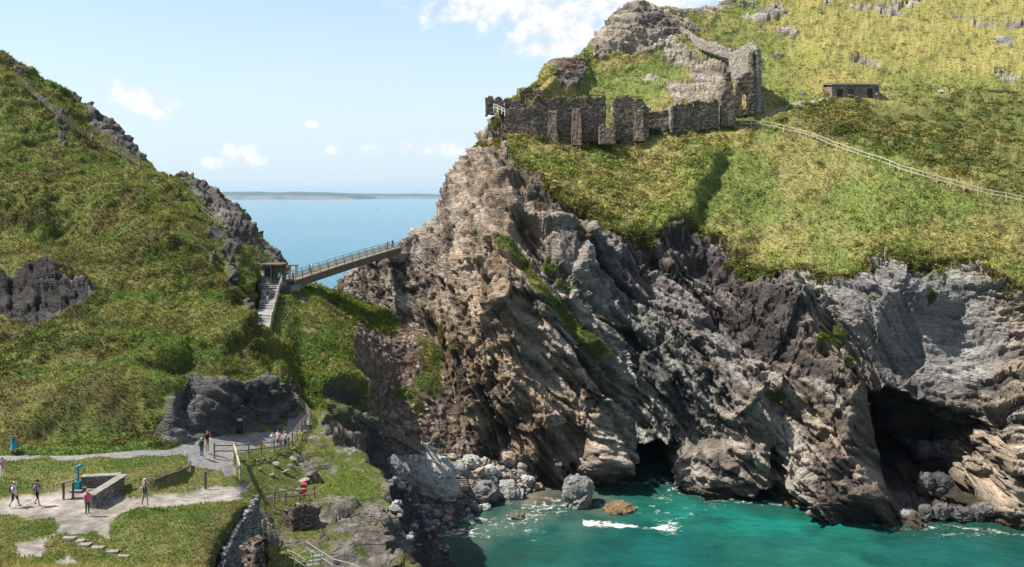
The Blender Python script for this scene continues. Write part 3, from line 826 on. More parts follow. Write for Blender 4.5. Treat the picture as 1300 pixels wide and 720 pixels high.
# ================================================================== THE LOW TERRACE, its paths, the bluff and the near bank: one height field
gx = np.arange(-104, 8, .2); gy = np.arange(22, 113, .2)
GX, GY = np.meshgrid(gx, gy, indexing='ij')
GU, GV = GX.shape
base = np.interp(GY, [20, 33, 42, 50, 60, 80, 113], [37.5, 36.2, 32.2, 29.2, 28.5, 28.5, 28.5])
base = base - 1.2 * sm(-26, -12, GX) * sm(45, 30, GY)
# path drops a little towards the right, then climbs to the steps
base = base - sm(-32, -23, GX) * np.interp(GY, [60, 70, 84, 92, 105, 113], [0.6, 1.6, 2.6, 2.2, 1.2, 1.0])
# right-hand bluff is lower
tedge = -1.1 + np.interp(GY, [22, 45, 50.5, 54, 57, 60, 64.8, 68, 74, 84, 90], [-13.5, -15.5, -16.9, -17.6, -18.1, -18.3, -18.6, -19.6, -23.0, -24, -25])
lowz = np.interp(GY, [22, 46, 56, 62, 68, 74, 80, 88, 96, 104, 113], [14, 16, 19.5, 22.2, 22.9, 22.8, 22.9, 24.4, 25.6, 24.6, 20.5])
lowz = lowz - .9 * sm(-16, -9, GX)
fl = np.stack([GX, GY, GX * 0], -1).reshape(-1, 3)
gn1 = fbm(fl, .12, 4, 401).reshape(GU, GV); gn2 = fbm(fl, .5, 4, 402).reshape(GU, GV); gn3 = fbm(fl, 1.6, 3, 403).reshape(GU, GV)
drop = sm(.2, .7, GX - tedge + gn2 * .3 - sm(70, 82, GY) * 2.0 + 0 * GX)
blend = np.where(GY > 66, sm(-1.0, np.interp(GY, [66, 74, 84, 96], [2.0, 5.0, 8.0, 8.0]), GX - tedge), drop)
HZ = base * (1 - blend) + lowz * blend
# outer brink of the bluff over the cove
brink = np.interp(GY, [22, 60, 66, 71, 76, 80, 84, 87, 90, 94, 100, 106, 113], [-8.6, -8.2, -8.3, -9.4, -10.8, -11.8, -13.4, -15.6, -18.0, -20.6, -21.0, -19.6, -17.0])
brink = brink + fbm(fl, .22, 4, 405).reshape(GU, GV) * 2.4
over = GX - brink
steep = sm(0, 9, over)
HZ = HZ - np.where(over > 0, np.minimum(over * np.interp(GY, [84, 93, 113], [3.6, 1.7, 1.7]) + sm(0, 1.2, over) * 2.0, 40), 0)
GPX, GPY = proj(np.stack([GX, GY, HZ], -1))
def gpoly(poly, w, j=8):
    return poly_soft(GPX + gn2 * j, GPY + gn2 * j * .5, poly, w)
# the paths (photo outlines laid on the flat ground)
P1 = [(-60,574),(60,574),(150,570),(205,563),(235,552),(300,549),(345,546),(362,538),(372,520),(392,522),(392,545),(360,562),(300,576),(297,588),(300,606),(286,606),(280,597),(243,592),(238,578),(215,575),(140,581),(60,583),(-60,584)]
P2 = [(-60,622),(0,634),(50,628),(80,618),(110,610),(140,612),(160,632),(195,628),(240,624),(290,614),(318,612),(312,622),(296,634),(250,640),(205,645),(160,655),(142,662),(134,672),(140,684),(128,680),(118,672),(82,676),(62,684),(50,705),(24,708),(20,690),(55,682),(72,668),(66,652),(0,653),(-60,654)]
P3 = [(70,712),(92,708),(104,716),(98,722),(76,722)]
pathm = np.maximum.reduce([gpoly(P1, 1.6), gpoly(P2, 2.0), gpoly(P3, 2)])
pathm = pathm * (over < -1)
pathm = pathm * (1 - .7 * sm(.28, .5, fbm(fl, .9, 4, 409).reshape(GU, GV)) * sm(1.0, .55, pathm + .25 * gn1))
HZ = HZ - .16 * pathm
# grassy bank between the two paths, plinth ground, grass hummocks
bankm = gpoly([(158,604),(200,598),(238,604),(230,610),(205,618),(182,622),(160,612)], 5, 6)
HZ = HZ + .95 * bankm
knoll = gpoly([(150,664),(190,658),(260,652),(305,640),(296,668),(262,700),(210,706),(150,690)], 10)
HZ = HZ + .45 * knoll
# stepped rock on the bluff
slab = np.maximum.reduce([gpoly([(352,668),(400,640),(470,632),(496,648),(530,720),(540,760),(430,760),(400,690),(350,690)], 5, 10),
                          gpoly([(330,648),(356,660),(352,690),(338,690)], 3, 4),
                          gpoly([(375,590),(395,560),(415,565),(428,600),(410,612),(390,612)], 4, 6)])
f2, b2, r2 = facets(np.stack([GX * .8 + GY * .1, GY * .8, HZ * 1.6], -1).reshape(-1, 3), 2.4, 51)
f3, b3, r3 = facets(np.stack([GX, GY, HZ * 2], -1).reshape(-1, 3), .9, 52)
rk2 = (f2 * .8 + f3 * .35).reshape(GU, GV)
terr = np.round((HZ + f2.reshape(GU, GV) * .5) / .75) * .75
grs = 1 - pathm
rimr = sm(-1.2, .8, over + gn2 * 2.0)
wallr = sm(.15, .6, blend) * sm(66.5, 64, GY) * sm(.98, .75, blend + 0 * GX)
rockm = np.clip(np.maximum.reduce([slab * sm(-.2, .25, gn2 + .25), rimr * sm(.0, .5, over + .6) , wallr]), 0, 1)
ledge_g = poly_soft(GPX + gn2 * 6, GPY + gn2 * 4, [(405,590),(440,588),(470,610),(482,622),(460,640),(430,640),(410,625)], 5)
HZ = HZ + rockm * (rk2 * .9 + .45 * facets(np.stack([GX * .6, GY * .6, HZ * 3], -1).reshape(-1, 3), .45, 53)[0].reshape(GU, GV)) + (1 - rockm) * grs * (gn1 * .35 + gn2 * .26 + gn3 * .10) * np.where(over < 0, 1, .3)
HZ = np.where(slab > .5, HZ * .45 + terr * .55, HZ)
GP = np.stack([GX, GY, HZ], -1)
GP[..., 0] += rockm * (over > -1) * (f2.reshape(GU, GV) * 1.0 + f3.reshape(GU, GV) * .4)
GP[..., 1] += rockm * (over > -1) * fbm(fl, .3, 3, 407).reshape(GU, GV) * 1.0
GP[..., 0] += wallr * (f3.reshape(GU, GV) * .25)
grc = np.broadcast_to(A(.15, .135, .12), GP.shape) * np.clip(1 + .7 * gn2 + .8 * (r3.reshape(GU, GV) - .5), .35, 2)[..., None]
grc = lerp(grc, np.broadcast_to(R_DARK * 1.05, GP.shape), sm(-.5, 1.5, over) * .8 * sm(76, 84, GY))
grc = lerp(grc, np.broadcast_to(R_DARK * 1.5, GP.shape), sm(2, 4, over) * .6)
grc = lerp(grc, np.broadcast_to(A(.15, .15, .155), GP.shape), wallr * .8)
gm = sm(-.4, .4, fbm(fl, .3, 5, 411).reshape(GU, GV) + .3 * gn3)
ggc = lerp(np.broadcast_to(A(.088, .128, .028), GP.shape), np.broadcast_to(A(.155, .162, .050), GP.shape), gm)
ggc = lerp(ggc, np.broadcast_to(A(.105, .083, .034), GP.shape), bankm * .55 * sm(-.4, .4, gn2))
ggc = lerp(ggc, np.broadcast_to(A(.14, .10, .05), GP.shape), np.exp(-((GX - tedge + .4) / .7) ** 2) * sm(67, 64, GY) * .6)
ggc = lerp(ggc, np.broadcast_to(G_STRAW * .9, GP.shape), sm(46, 38, GY) * .6)
mossy = sm(-24, -20, GX) * sm(68, 72, GY)
ggc = lerp(ggc, np.broadcast_to(A(.075, .092, .014), GP.shape), mossy * .5)
ggc = lerp(ggc, np.broadcast_to(A(.24, .23, .22), GP.shape), sm(.3, .42, gn3 + .5 * gn2 - .12) * mossy * .8)
ggc = lerp(ggc, np.broadcast_to(A(.075, .115, .012), GP.shape), ledge_g * .7)
pcol = np.broadcast_to(PATHC, GP.shape) * np.clip(1 + .35 * gn2 + .5 * gn3 + .35 * gn1, .45, 1.6)[..., None]
pcol = lerp(pcol, np.broadcast_to(A(.13, .105, .075), GP.shape), sm(.1, .5, gn1 - .4 * gn2) * .6)
pcol = lerp(pcol, np.broadcast_to(A(.165, .165, .168), GP.shape), sm(66, 72, GY) * .8)
gcol = lerp(lerp(ggc, grc, rockm), pcol, pathm)
gcol4 = np.concatenate([gcol, ((1 - rockm) * grs)[..., None]], -1)
q = quads(GU, GV)
keep = (GP[..., 2].ravel()[q].max(1) > -2) & ~((GP[..., 1].ravel()[q].min(1) < 30) & (GP[..., 0].ravel()[q].max(1) > 2))
q = q[keep]
pm_ = pathm.ravel()[q].mean(1) > .5
V_, Fq_, C_ = compact(GP.reshape(-1, 3), q[~pm_], gcol4.reshape(-1, 4))
tag(mesh_from('terrace_ground', V_, Fq_, [M_GROUND], C_), kind='structure')
V_, Fq_, C_ = compact(GP.reshape(-1, 3), q[pm_], gcol4.reshape(-1, 4))
tag(mesh_from('gravel_path', V_, Fq_, [M_PATH], C_), kind='structure')
# splat finely (near ground is sparse in pixels)
for k in range(3):
    splat(GP[:, int(10 / .2):] if k == 0 else (GP[:-1, 50:-1] + GP[1:, 51:]) / 2, 2 if k == 0 else 1)

# ================================================================== THE SEA
def sea_material():
    m = bpy.data.materials.new('sea_water'); m.use_nodes = True
    t = NT(m.node_tree); m.node_tree.nodes.clear()
    at = t.n('ShaderNodeAttribute', attribute_name='Col')
    geo = t.n('ShaderNodeNewGeometry')
    mp = t.n('ShaderNodeMapping', ins={'Vector': geo.outputs['Position'], 'Rotation': (0, 0, R(20)), 'Scale': (.5, 1.0, 1.0)})
    n1 = t.n('ShaderNodeTexNoise', ins={'Vector': mp.outputs[0], 'Scale': .55, 'Detail': 6.0, 'Roughness': .62, 'Distortion': .3}).outputs[0]
    n2 = t.n('ShaderNodeTexNoise', ins={'Vector': mp.outputs[0], 'Scale': .06, 'Detail': 5.0, 'Roughness': .6}).outputs[0]
    hgt = t.m('ADD', t.m('MULTIPLY', n1, .85), t.m('MULTIPLY', n2, 1.2))
    b = t.n('ShaderNodeBump', ins={'Strength': .8, 'Distance': .55, 'Height': hgt})
    # foam: lacy pattern where the attribute's alpha asks for it
    f1 = t.n('ShaderNodeTexNoise', ins={'Vector': geo.outputs['Position'], 'Scale': .9, 'Detail': 9.0, 'Roughness': .72, 'Distortion': .8}).outputs[0]
    fo = t.m('ADD', at.outputs['Alpha'], t.m('MULTIPLY', t.m('SUBTRACT', f1, .5), 3.2))
    fo = t.ramp(fo, .5, 1.15)
    fo = t.m('MULTIPLY', t.m('MULTIPLY', fo, t.ramp(at.outputs['Alpha'], .05, .2)), .8)
    n3 = t.n('ShaderNodeTexNoise', ins={'Vector': geo.outputs['Position'], 'Scale': .12, 'Detail': 9.0, 'Roughness': .7}).outputs[0]
    f = t.m('ADD', t.m('MULTIPLY', t.m('SUBTRACT', n3, .5), 1.7), 1.0)
    fc = t.n('ShaderNodeCombineColor', ins={0: f, 1: f, 2: f}).outputs[0]
    col = t.mix(1.0, at.outputs['Color'], fc, 'MULTIPLY')
    col = t.mix(fo, col, (.78, .76, .72))
    ro = t.m('ADD', t.m('MULTIPLY', fo, .6), .14)
    p = t.n('ShaderNodeBsdfPrincipled', ins={'Base Color': col, 'Roughness': ro, 'IOR': 1.33, 'Specular IOR Level': .2, 'Normal': b.outputs[0]})
    t.n('ShaderNodeOutputMaterial', ins={'Surface': p.outputs[0]})
    return m
M_SEA = sea_material()
S_DEEP = A(.004, .070, .068); S_TEAL = A(.012, .082, .064); S_SHAL = A(.055, .085, .070); S_FAR = A(.006, .125, .20); S_DKGREEN = A(.012, .045, .038)
sx = np.concatenate([np.linspace(-40000, -400, 24), np.linspace(-300, -40, 20), np.arange(-34, 110, .55), np.linspace(115, 400, 30), np.linspace(600, 40000, 24)])
sy = np.concatenate([np.linspace(-300, 60, 16), np.linspace(66, 98, 10), np.arange(100, 186, .55), np.linspace(190, 600, 40), np.geomspace(640, 60000, 50)])
SX, SY = np.meshgrid(sx, sy, indexing='ij')
sp = np.stack([SX, SY, SX * 0], -1); fl = sp.reshape(-1, 3)
sxp, syp = proj(sp)
wn = fbm(fl, .05, 4, 501).reshape(SX.shape); wn2 = fbm(fl, .2, 4, 502).reshape(SX.shape)
px_, py_ = sxp + wn * 16, syp + wn * 10
sc = np.broadcast_to(S_TEAL, sp.shape)
sc = lerp(sc, np.broadcast_to(S_DEEP, sp.shape), sm(-.3, .4, wn) * .7)
shore = [(520,740),(535,690),(560,672),(600,664),(640,650),(690,641),(720,640),(760,640)]
ds, _, _ = seg_dist(px_, py_, shore)
near = (SY < 190) & (SY > 60)
sc = lerp(sc, np.broadcast_to(S_DKGREEN, sp.shape), near * blob(px_, py_, 640, 705, 100, 40) * .75)  # darker grey-green water in the near left of the cove
sc = lerp(sc, np.broadcast_to(S_DKGREEN * .7, sp.shape), near * blob(px_, py_, 600, 730, 50, 20) * .6)
sc = lerp(sc, np.broadcast_to(S_SHAL, sp.shape), near * sm(46, 4, ds + wn2 * 12) * .9)
sc = lerp(sc, np.broadcast_to(A(.20, .15, .10), sp.shape), near * blob(px_, py_, 690, 632, 30, 14) * .7)
sc = lerp(sc, np.broadcast_to(A(.008, .15, .115), sp.shape), near * np.maximum(blob(px_, py_, 1010, 664, 110, 16), blob(px_, py_, 900, 650, 60, 14)) * .8)
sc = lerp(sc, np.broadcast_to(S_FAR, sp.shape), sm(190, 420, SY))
foam = np.zeros(SX.shape)
d_, _, al = seg_dist(sxp + wn2 * 4, syp + wn2 * 2, [(742,663),(780,666),(815,671),(842,671)])
foam = np.maximum(foam, sm(7, .5, d_ + wn2 * 5) * 1.0)
foam = np.maximum(foam, sm(20, 3, np.hypot((sxp - 846) / 1.4, syp - 669) + wn2 * 6) * .72)
for (x, y, rx, ry, v) in [(880,625,40,6,.5),(845,632,22,9,.44),(860,622,30,7,.5),(905,640,30,14,.36),(840,650,60,16,.3),(835,610,34,12,.45),(800,644,14,5,.6),(870,655,24,12,.34),
                          (690,645,46,10,.6),(668,656,40,10,.55),(672,668,26,26,.34),(640,668,40,12,.42),(585,676,50,10,.62),(548,696,26,16,.62),(540,715,20,20,.6),(610,660,30,6,.6),
                          (1215,680,60,6,.42),(1170,672,16,4,.45),(1260,678,30,6,.45),(940,655,20,6,.3),(760,640,30,6,.45)]:
    foam = np.maximum(foam, v * blob(sxp, syp, x, y, rx, ry) * 1.15)
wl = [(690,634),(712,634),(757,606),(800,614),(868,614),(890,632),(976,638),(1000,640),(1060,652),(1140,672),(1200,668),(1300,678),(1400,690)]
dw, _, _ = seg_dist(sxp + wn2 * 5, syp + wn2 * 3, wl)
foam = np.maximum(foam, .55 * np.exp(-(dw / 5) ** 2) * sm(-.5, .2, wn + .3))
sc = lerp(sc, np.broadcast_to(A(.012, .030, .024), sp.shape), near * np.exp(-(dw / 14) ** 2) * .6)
sc = lerp(sc, np.broadcast_to(A(.006, .045, .040), sp.shape), near * sm(.15, .5, wn2 + .5 * wn) * .55)
foam = np.where(near, foam, 0)
# the wake of the far boat and a few whitecaps
zf = np.zeros(SX.shape)
sc4 = np.concatenate([sc, np.clip(foam, 0, 1.3)[..., None]], -1)
wv = np.where(near, wn2 * .10, 0)
sp[..., 2] = wv
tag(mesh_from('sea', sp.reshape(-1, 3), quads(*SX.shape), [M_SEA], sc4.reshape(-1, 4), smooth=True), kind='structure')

# ================================================================== FAR COAST
def coast(name, Y, px0, px1, prof, c, seed):
    u = np.linspace(px0, px1, 260)
    top = np.interp(u, [a for a, b in prof], [b for a, b in prof])
    hz = (EY - top) / F * Y + H
    x = (u - CX) / F * Y
    hz = np.maximum(hz + fbm(np.stack([x, x * 0, x * 0], -1), 1 / 900, 4, seed) * 22, 1)
    rows = []
    for t, zf in ((-.0, -.05), (.02, .35), (.06, .55), (.25, .82), (.6, 1.0), (1.2, .9), (1.6, -.05)):
        dep = Y + t * 2500 + fbm(np.stack([x, x * 0 + t * 900, x * 0], -1), 1 / 420, 4, seed + 3) * 120
        zz = hz * zf + (fbm(np.stack([x, x * 0 + t * 500, x * 0], -1), 1 / 150, 4, seed + 5) * 8 * (.1 < t < 1.5))
        rows.append(np.stack([x, dep, zz], -1))
    g_ = np.stack(rows, 1)
    n = fbm(g_.reshape(-1, 3), 1 / 300, 3, seed + 9)
    cc = np.clip(np.broadcast_to(c, (len(n), 3)) * (1 + .5 * n)[:, None], 0, 1)
    cc[np.tile(np.arange(7) < 2, len(u))] = A(.16, .14, .12)
    ob = mesh_from(name, g_.reshape(-1, 3), quads(*g_.shape[:2]), [M_GROUND], np.concatenate([cc, np.ones((len(n), 1))], -1), smooth=True)
    tag(ob, kind='structure')
coast('far_coast', 18000, 40, 452, [(40,244),(270,243.6),(300,243.2),(330,244.2),(355,242.8),(390,243),(425,244.4),(440,247),(447,250.5),(452,253)], A(.035, .055, .045), 601)
coast('far_coast', 23000, 420, 780, [(420,248),(430,245.6),(470,245.4),(520,246),(560,246.4),(640,247),(780,249)], A(.035, .055, .05), 621)

# the sea air: even haze over everything
hm = bpy.data.materials.new('haze_air'); hm.use_nodes = True
t = NT(hm.node_tree); hm.node_tree.nodes.clear()
pv = t.n('ShaderNodeVolumePrincipled', ins={'Color': (.52, .77, 1.0, 1), 'Density': 2.4e-5, 'Anisotropy': .2})
t.n('ShaderNodeOutputMaterial', ins={'Volume': pv.outputs[0]})
bx0, by0, bz0, bx1, by1, bz1 = -41000, -400, -60, 41000, 61000, 420
hv = [(x, y, z) for x in (bx0, bx1) for y in (by0, by1) for z in (bz0, bz1)]
hz_ = mesh_from('haze', hv, [[0, 1, 3, 2], [4, 6, 7, 5], [0, 4, 5, 1], [2, 3, 7, 6], [0, 2, 6, 4], [1, 5, 7, 3]], [hm])
tag(hz_, kind='stuff')
# ================================================================== TURF, BRACKEN: countless blades and leaves, one object per kind
def tufts(name, pos, nrm, col, hgt, nb=3, wid=.35, lean=.55, tip=1.25, label=None):
    """pos (N,3) etc; every tuft is nb pointed blades"""
    N = len(pos)
    rng = np.random.default_rng(len(pos))
    up = nrm * .45 + A(0, 0, 1) * .75
    up /= np.linalg.norm(up, axis=-1, keepdims=True)
    V = []; C = []
    jit = rng.uniform(.82, 1.22, (N, 1))
    hue = rng.uniform(-.08, .08, (N, 1)) * A(1, .2, -.3)
    base = np.clip(col * 1.22 * jit * (1 + hue), .004, .6)
    for b in range(nb):
        a = rng.uniform(0, 2 * np.pi, N)
        side = np.stack([np.cos(a), np.sin(a), np.zeros(N)], -1)
        out_ = np.stack([-np.sin(a), np.cos(a), np.zeros(N)], -1)
        h = hgt * rng.uniform(.6, 1.25, N)
        off = side * (rng.uniform(-.3, .3, N) * hgt)[:, None]
        w = (h * wid)[:, None]
        p = pos + off - up * (h * .12)[:, None]
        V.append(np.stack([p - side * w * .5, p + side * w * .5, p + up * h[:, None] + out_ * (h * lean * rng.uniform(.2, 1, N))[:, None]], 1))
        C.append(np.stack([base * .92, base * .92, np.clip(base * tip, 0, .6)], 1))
    V = np.stack(V, 1).reshape(-1, 3); C = np.stack(C, 1).reshape(-1, 3)
    C = np.concatenate([C, np.ones((len(C), 1))], -1)
    ob = mesh_from(name, V, np.arange(len(V)).reshape(-1, 3), [M_LEAF], C)
    tag(ob, label, kind='stuff')
    return ob

def leaf_clumps(pos, size, col, rng, nl=16, flat=.7, leaf=.3):
    """N clumps of nl leaf triangles filling a dome"""
    N = len(pos)
    d = rng.normal(size=(N, nl, 3)); d[..., 2] = np.abs(d[..., 2])
    d /= np.linalg.norm(d, axis=-1, keepdims=True)
    r = rng.uniform(.45, 1.0, (N, nl, 1)) ** .6
    c = pos[:, None] + d * r * size[:, None, None] * A(1, 1, flat)
    n = d + rng.normal(size=d.shape) * .6
    n /= np.linalg.norm(n, axis=-1, keepdims=True)
    a = np.cross(n, rng.normal(size=d.shape)); a /= np.linalg.norm(a, axis=-1, keepdims=True)
    b = np.cross(n, a)
    ls = (size[:, None] * leaf * rng.uniform(.6, 1.3, (N, nl)))[..., None]
    V = np.stack([c + a * ls, c - a * ls * .5 + b * ls * .8, c - a * ls * .5 - b * ls * .8], 2)
    jit = rng.uniform(.55, 1.5, (N, nl, 1)) * rng.uniform(.75, 1.25, (N, 1, 1))
    cc = np.clip(col[:, None] * jit, .003, .6)
    cc = np.repeat(cc[:, :, None], 3, 2)
    return V.reshape(-1, 3), np.concatenate([cc.reshape(-1, 3), np.ones((N * nl * 3, 1))], -1)

def pick(G, Nrm, colr, wgt, n, rng, frame=True):
    p = G.reshape(-1, 3); w = wgt.ravel().astype(float).copy()
    if frame:
        x, y = proj(p)
        w *= ((x > -280) & (x < 1430) & (y > -60) & (y < 780)) * np.where((x > -30) & (x < 1330) & (y < 740), 1.0, .6)
    w *= ((A(0, 0, H) - p) * Nrm.reshape(-1, 3)).sum(-1) > -.2 * np.linalg.norm(A(0, 0, H) - p, axis=-1)
    idx = rng.choice(len(p), n, p=w / w.sum())
    return p[idx], Nrm.reshape(-1, 3)[idx], colr.reshape(-1, 3)[idx], idx

rng = np.random.default_rng(3)
# island turf
cr = icol
gw = (grass > .55) * (isl_path < .5)
p_, n_, c_, ix = pick(ISL[:, 6:-13], nI[:, 6:-13], cr[:, 6:-13], gw[:, 6:-13] * (1 - .5 * brk[:, 6:-13]), 70000, rng)
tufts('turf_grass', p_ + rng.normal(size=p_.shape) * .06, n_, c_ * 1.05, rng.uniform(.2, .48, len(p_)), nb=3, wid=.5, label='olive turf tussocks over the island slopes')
# island bracken and low scrub on the mid slope and under the castle
scrub = np.maximum(brk * 1.0, poly_soft(wx, wy, [(645,175),(960,160),(880,260),(760,270),(690,225),(650,215)], 14) * .5) + .10 + np.clip(veg, 0, 1) * 1.6
p_, n_, c_, ix = pick(ISL[:, 6:-13], nI[:, 6:-13], cr[:, 6:-13], gw[:, 6:-13] * scrub[:, 6:-13] * sm(-.15, .3, fbm(ISL[:, 6:-13].reshape(-1, 3), .3, 3, 905).reshape(NU, -1) + .15), 9000, rng)
V_, C_ = leaf_clumps(p_ + A(0, 0, .1), rng.uniform(.35, .95, len(p_)) * np.where(veg[:, 6:-13].ravel()[ix] > .4, .5, 1), c_ * 1.1, rng, 18)
tag(mesh_from('bracken', V_, np.arange(len(V_)).reshape(-1, 3), [M_LEAF], C_), 'low bracken and scrub on the island slopes', kind='stuff')
# overhanging turf and heather along the brink
p_, n_, c_, ix = pick(ISL[:, 6:-13], nI[:, 6:-13], cr[:, 6:-13], np.exp(-((ipy - edge)[:, 6:-13] / 5) ** 2) * (ipx[:, 6:-13] > 650), 2600, rng)
V_, C_ = leaf_clumps(p_, rng.uniform(.3, .8, len(p_)), np.where(rng.random((len(p_), 1)) < .4, A(.11, .085, .035), A(.11, .13, .025)), rng, 18)
tag(mesh_from('bracken', V_, np.arange(len(V_)).reshape(-1, 3), [M_LEAF], C_), 'turf and heather hanging over the cliff brink', kind='stuff')
# mainland hill
hg = (1 - rocky) > .55
p_, n_, c_, ix = pick(HILL[:, 6:-13], nH[:, 6:-13], hcol[:, 6:-13, :3], hg[:, 6:-13] * sm(72, 110, hY[:, 6:-13] + 20), 105000, rng)
far = np.interp(p_[:, 1], [70, 150], [.15, .33])
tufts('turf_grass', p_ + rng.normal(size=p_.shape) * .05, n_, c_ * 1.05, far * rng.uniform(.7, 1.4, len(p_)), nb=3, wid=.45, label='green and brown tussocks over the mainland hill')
pt = sm(.08, .3, fbm(HILL[:, 6:-13].reshape(-1, 3), .12, 4, 911)).reshape(HU, -1)
p_, n_, c_, ix = pick(HILL[:, 6:-13], nH[:, 6:-13], hcol[:, 6:-13, :3], hg[:, 6:-13] * (pt + .03) * (tv2[:, 6:-13] > 1.15), 4200, rng)
kd_ = rng.random((len(p_), 1))
V_, C_ = leaf_clumps(p_, rng.uniform(.18, .5, len(p_)), np.where(kd_ < .4, A(.10, .075, .04), np.where(kd_ < .75, A(.055, .07, .022), A(.13, .13, .042))), rng, 14)
tag(mesh_from('bracken', V_, np.arange(len(V_)).reshape(-1, 3), [M_LEAF], C_), 'patches of brown and dark green bracken over the mainland hill', kind='stuff')
nS = face_cam(SAD, grid_normals(SAD))
p_, n_, c_, ix = pick(SAD[:, 12:-13], nS[:, 12:-13], scol[:, 12:-13, :3], bare[:, 12:-13] < .4, 15000, rng)
tufts('turf_grass', p_, n_, c_ * 1.05, rng.uniform(.22, .5, len(p_)), nb=3, wid=.45, label='green grass on the saddle below the bridge')
p_, n_, c_, ix = pick(SAD[:, 12:-13], nS[:, 12:-13], scol[:, 12:-13, :3], (bare[:, 12:-13] < .4) * (fern[:, 12:-13] + .03), 900, rng)
V_, C_ = leaf_clumps(p_, rng.uniform(.35, .8, len(p_)), c_ * 1.2, rng, 18)
tag(mesh_from('bracken', V_, np.arange(len(V_)).reshape(-1, 3), [M_LEAF], C_), 'green ferns on the saddle beside the island rock', kind='stuff')
# terrace, bluff, near bank
nG = grid_normals(GP); nG *= np.sign(nG[..., 2:3] + 1e-6)
tg = (rockm < .4) * (pathm < .3) * (over < 1.5)
p_, n_, c_, ix = pick(GP, nG, gcol, tg * (GY > 47) * (68 / GY) ** 2, 95000, rng)
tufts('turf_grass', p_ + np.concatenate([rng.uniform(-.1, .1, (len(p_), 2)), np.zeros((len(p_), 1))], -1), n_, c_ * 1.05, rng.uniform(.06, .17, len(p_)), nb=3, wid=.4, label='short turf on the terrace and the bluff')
p_, n_, c_, ix = pick(GP, nG, gcol, tg * (GY <= 47), 26000, rng)
st = rng.random((len(p_), 1)) < .45
c_ = np.where(st, G_STRAW * rng.uniform(.6, 1.3, (len(p_), 1)), c_)
tufts('turf_grass', p_ + np.concatenate([rng.uniform(-.1, .1, (len(p_), 2)), np.zeros((len(p_), 1))], -1), n_, c_, rng.uniform(.16, .42, len(p_)), nb=4, wid=.14, lean=.6, label='long straw coloured grass on the near bank')
# ================================================================== MATERIALS FOR BUILT THINGS
def proc_mat(name, c1, c2=None, scale=3.0, rough=.8, bump=.2, detail=5.0, stretch=(1, 1, 1), metal=0.0, thresh=None):
    m = bpy.data.materials.new(name); m.use_nodes = True
    t = NT(m.node_tree); m.node_tree.nodes.clear()
    tcx = t.n('ShaderNodeTexCoord')
    mp = t.n('ShaderNodeMapping', ins={'Vector': tcx.outputs['Object'], 'Scale': stretch})
    nz = t.n('ShaderNodeTexNoise', ins={'Vector': mp.outputs[0], 'Scale': scale, 'Detail': detail, 'Roughness': .65}).outputs[0]
    f = t.ramp(nz, *(thresh or (.3, .7)))
    col = t.mix(f, c1, c2 or tuple(x * .65 for x in c1))
    b = t.n('ShaderNodeBump', ins={'Strength': bump, 'Distance': .05, 'Height': nz})
    p = t.n('ShaderNodeBsdfPrincipled', ins={'Base Color': col, 'Roughness': rough, 'Metallic': metal, 'Specular IOR Level': .3, 'Normal': b.outputs[0]})
    t.n('ShaderNodeOutputMaterial', ins={'Surface': p.outputs[0]})
    return m

def masonry_mat(name, c1, c2, cm, sx_=1.9, sz_=4.2):
    """flat rubble stones in rough courses, lichen and dark joints"""
    m = bpy.data.materials.new(name); m.use_nodes = True
    t = NT(m.node_tree); m.node_tree.nodes.clear()
    geo = t.n('ShaderNodeNewGeometry')
    mp = t.n('ShaderNodeMapping', ins={'Vector': geo.outputs['Position'], 'Scale': (sx_, sx_, sz_)})
    wn = t.n('ShaderNodeTexNoise', ins={'Vector': mp.outputs[0], 'Scale': 1.2, 'Detail': 2.0})
    wv = t.mix(.12, mp.outputs[0], wn.outputs['Color'])
    v = t.n('ShaderNodeTexVoronoi', feature='F1', ins={'Vector': wv, 'Scale': 1.0, 'Randomness': .9})
    ve = t.n('ShaderNodeTexVoronoi', feature='DISTANCE_TO_EDGE', ins={'Vector': wv, 'Scale': 1.0, 'Randomness': .9})
    sr = t.n('ShaderNodeSeparateColor', ins={0: v.outputs['Color']}).outputs[0]
    col = t.mix(sr, c1, c2)
    n2 = t.n('ShaderNodeTexNoise', ins={'Vector': geo.outputs['Position'], 'Scale': .6, 'Detail': 7.0, 'Roughness': .7}).outputs[0]
    col = t.mix(t.ramp(n2, .52, .72, 0, .55), col, (c2[0] * 1.5, c2[1] * 1.4, c2[2] * 1.15))
    col = t.mix(t.ramp(n2, .46, .28, 0, .5), col, tuple(x * .5 for x in c1))
    joint = t.ramp(ve.outputs['Distance'], .02, .09)
    col = t.mix(joint, cm, col)
    b = t.n('ShaderNodeBump', ins={'Strength': .8, 'Distance': .12, 'Height': t.m('ADD', joint, t.m('MULTIPLY', sr, .6))})
    p = t.n('ShaderNodeBsdfPrincipled', ins={'Base Color': col, 'Roughness': .92, 'Specular IOR Level': .2, 'Normal': b.outputs[0]})
    t.n('ShaderNodeOutputMaterial', ins={'Surface': p.outputs[0]})
    return m

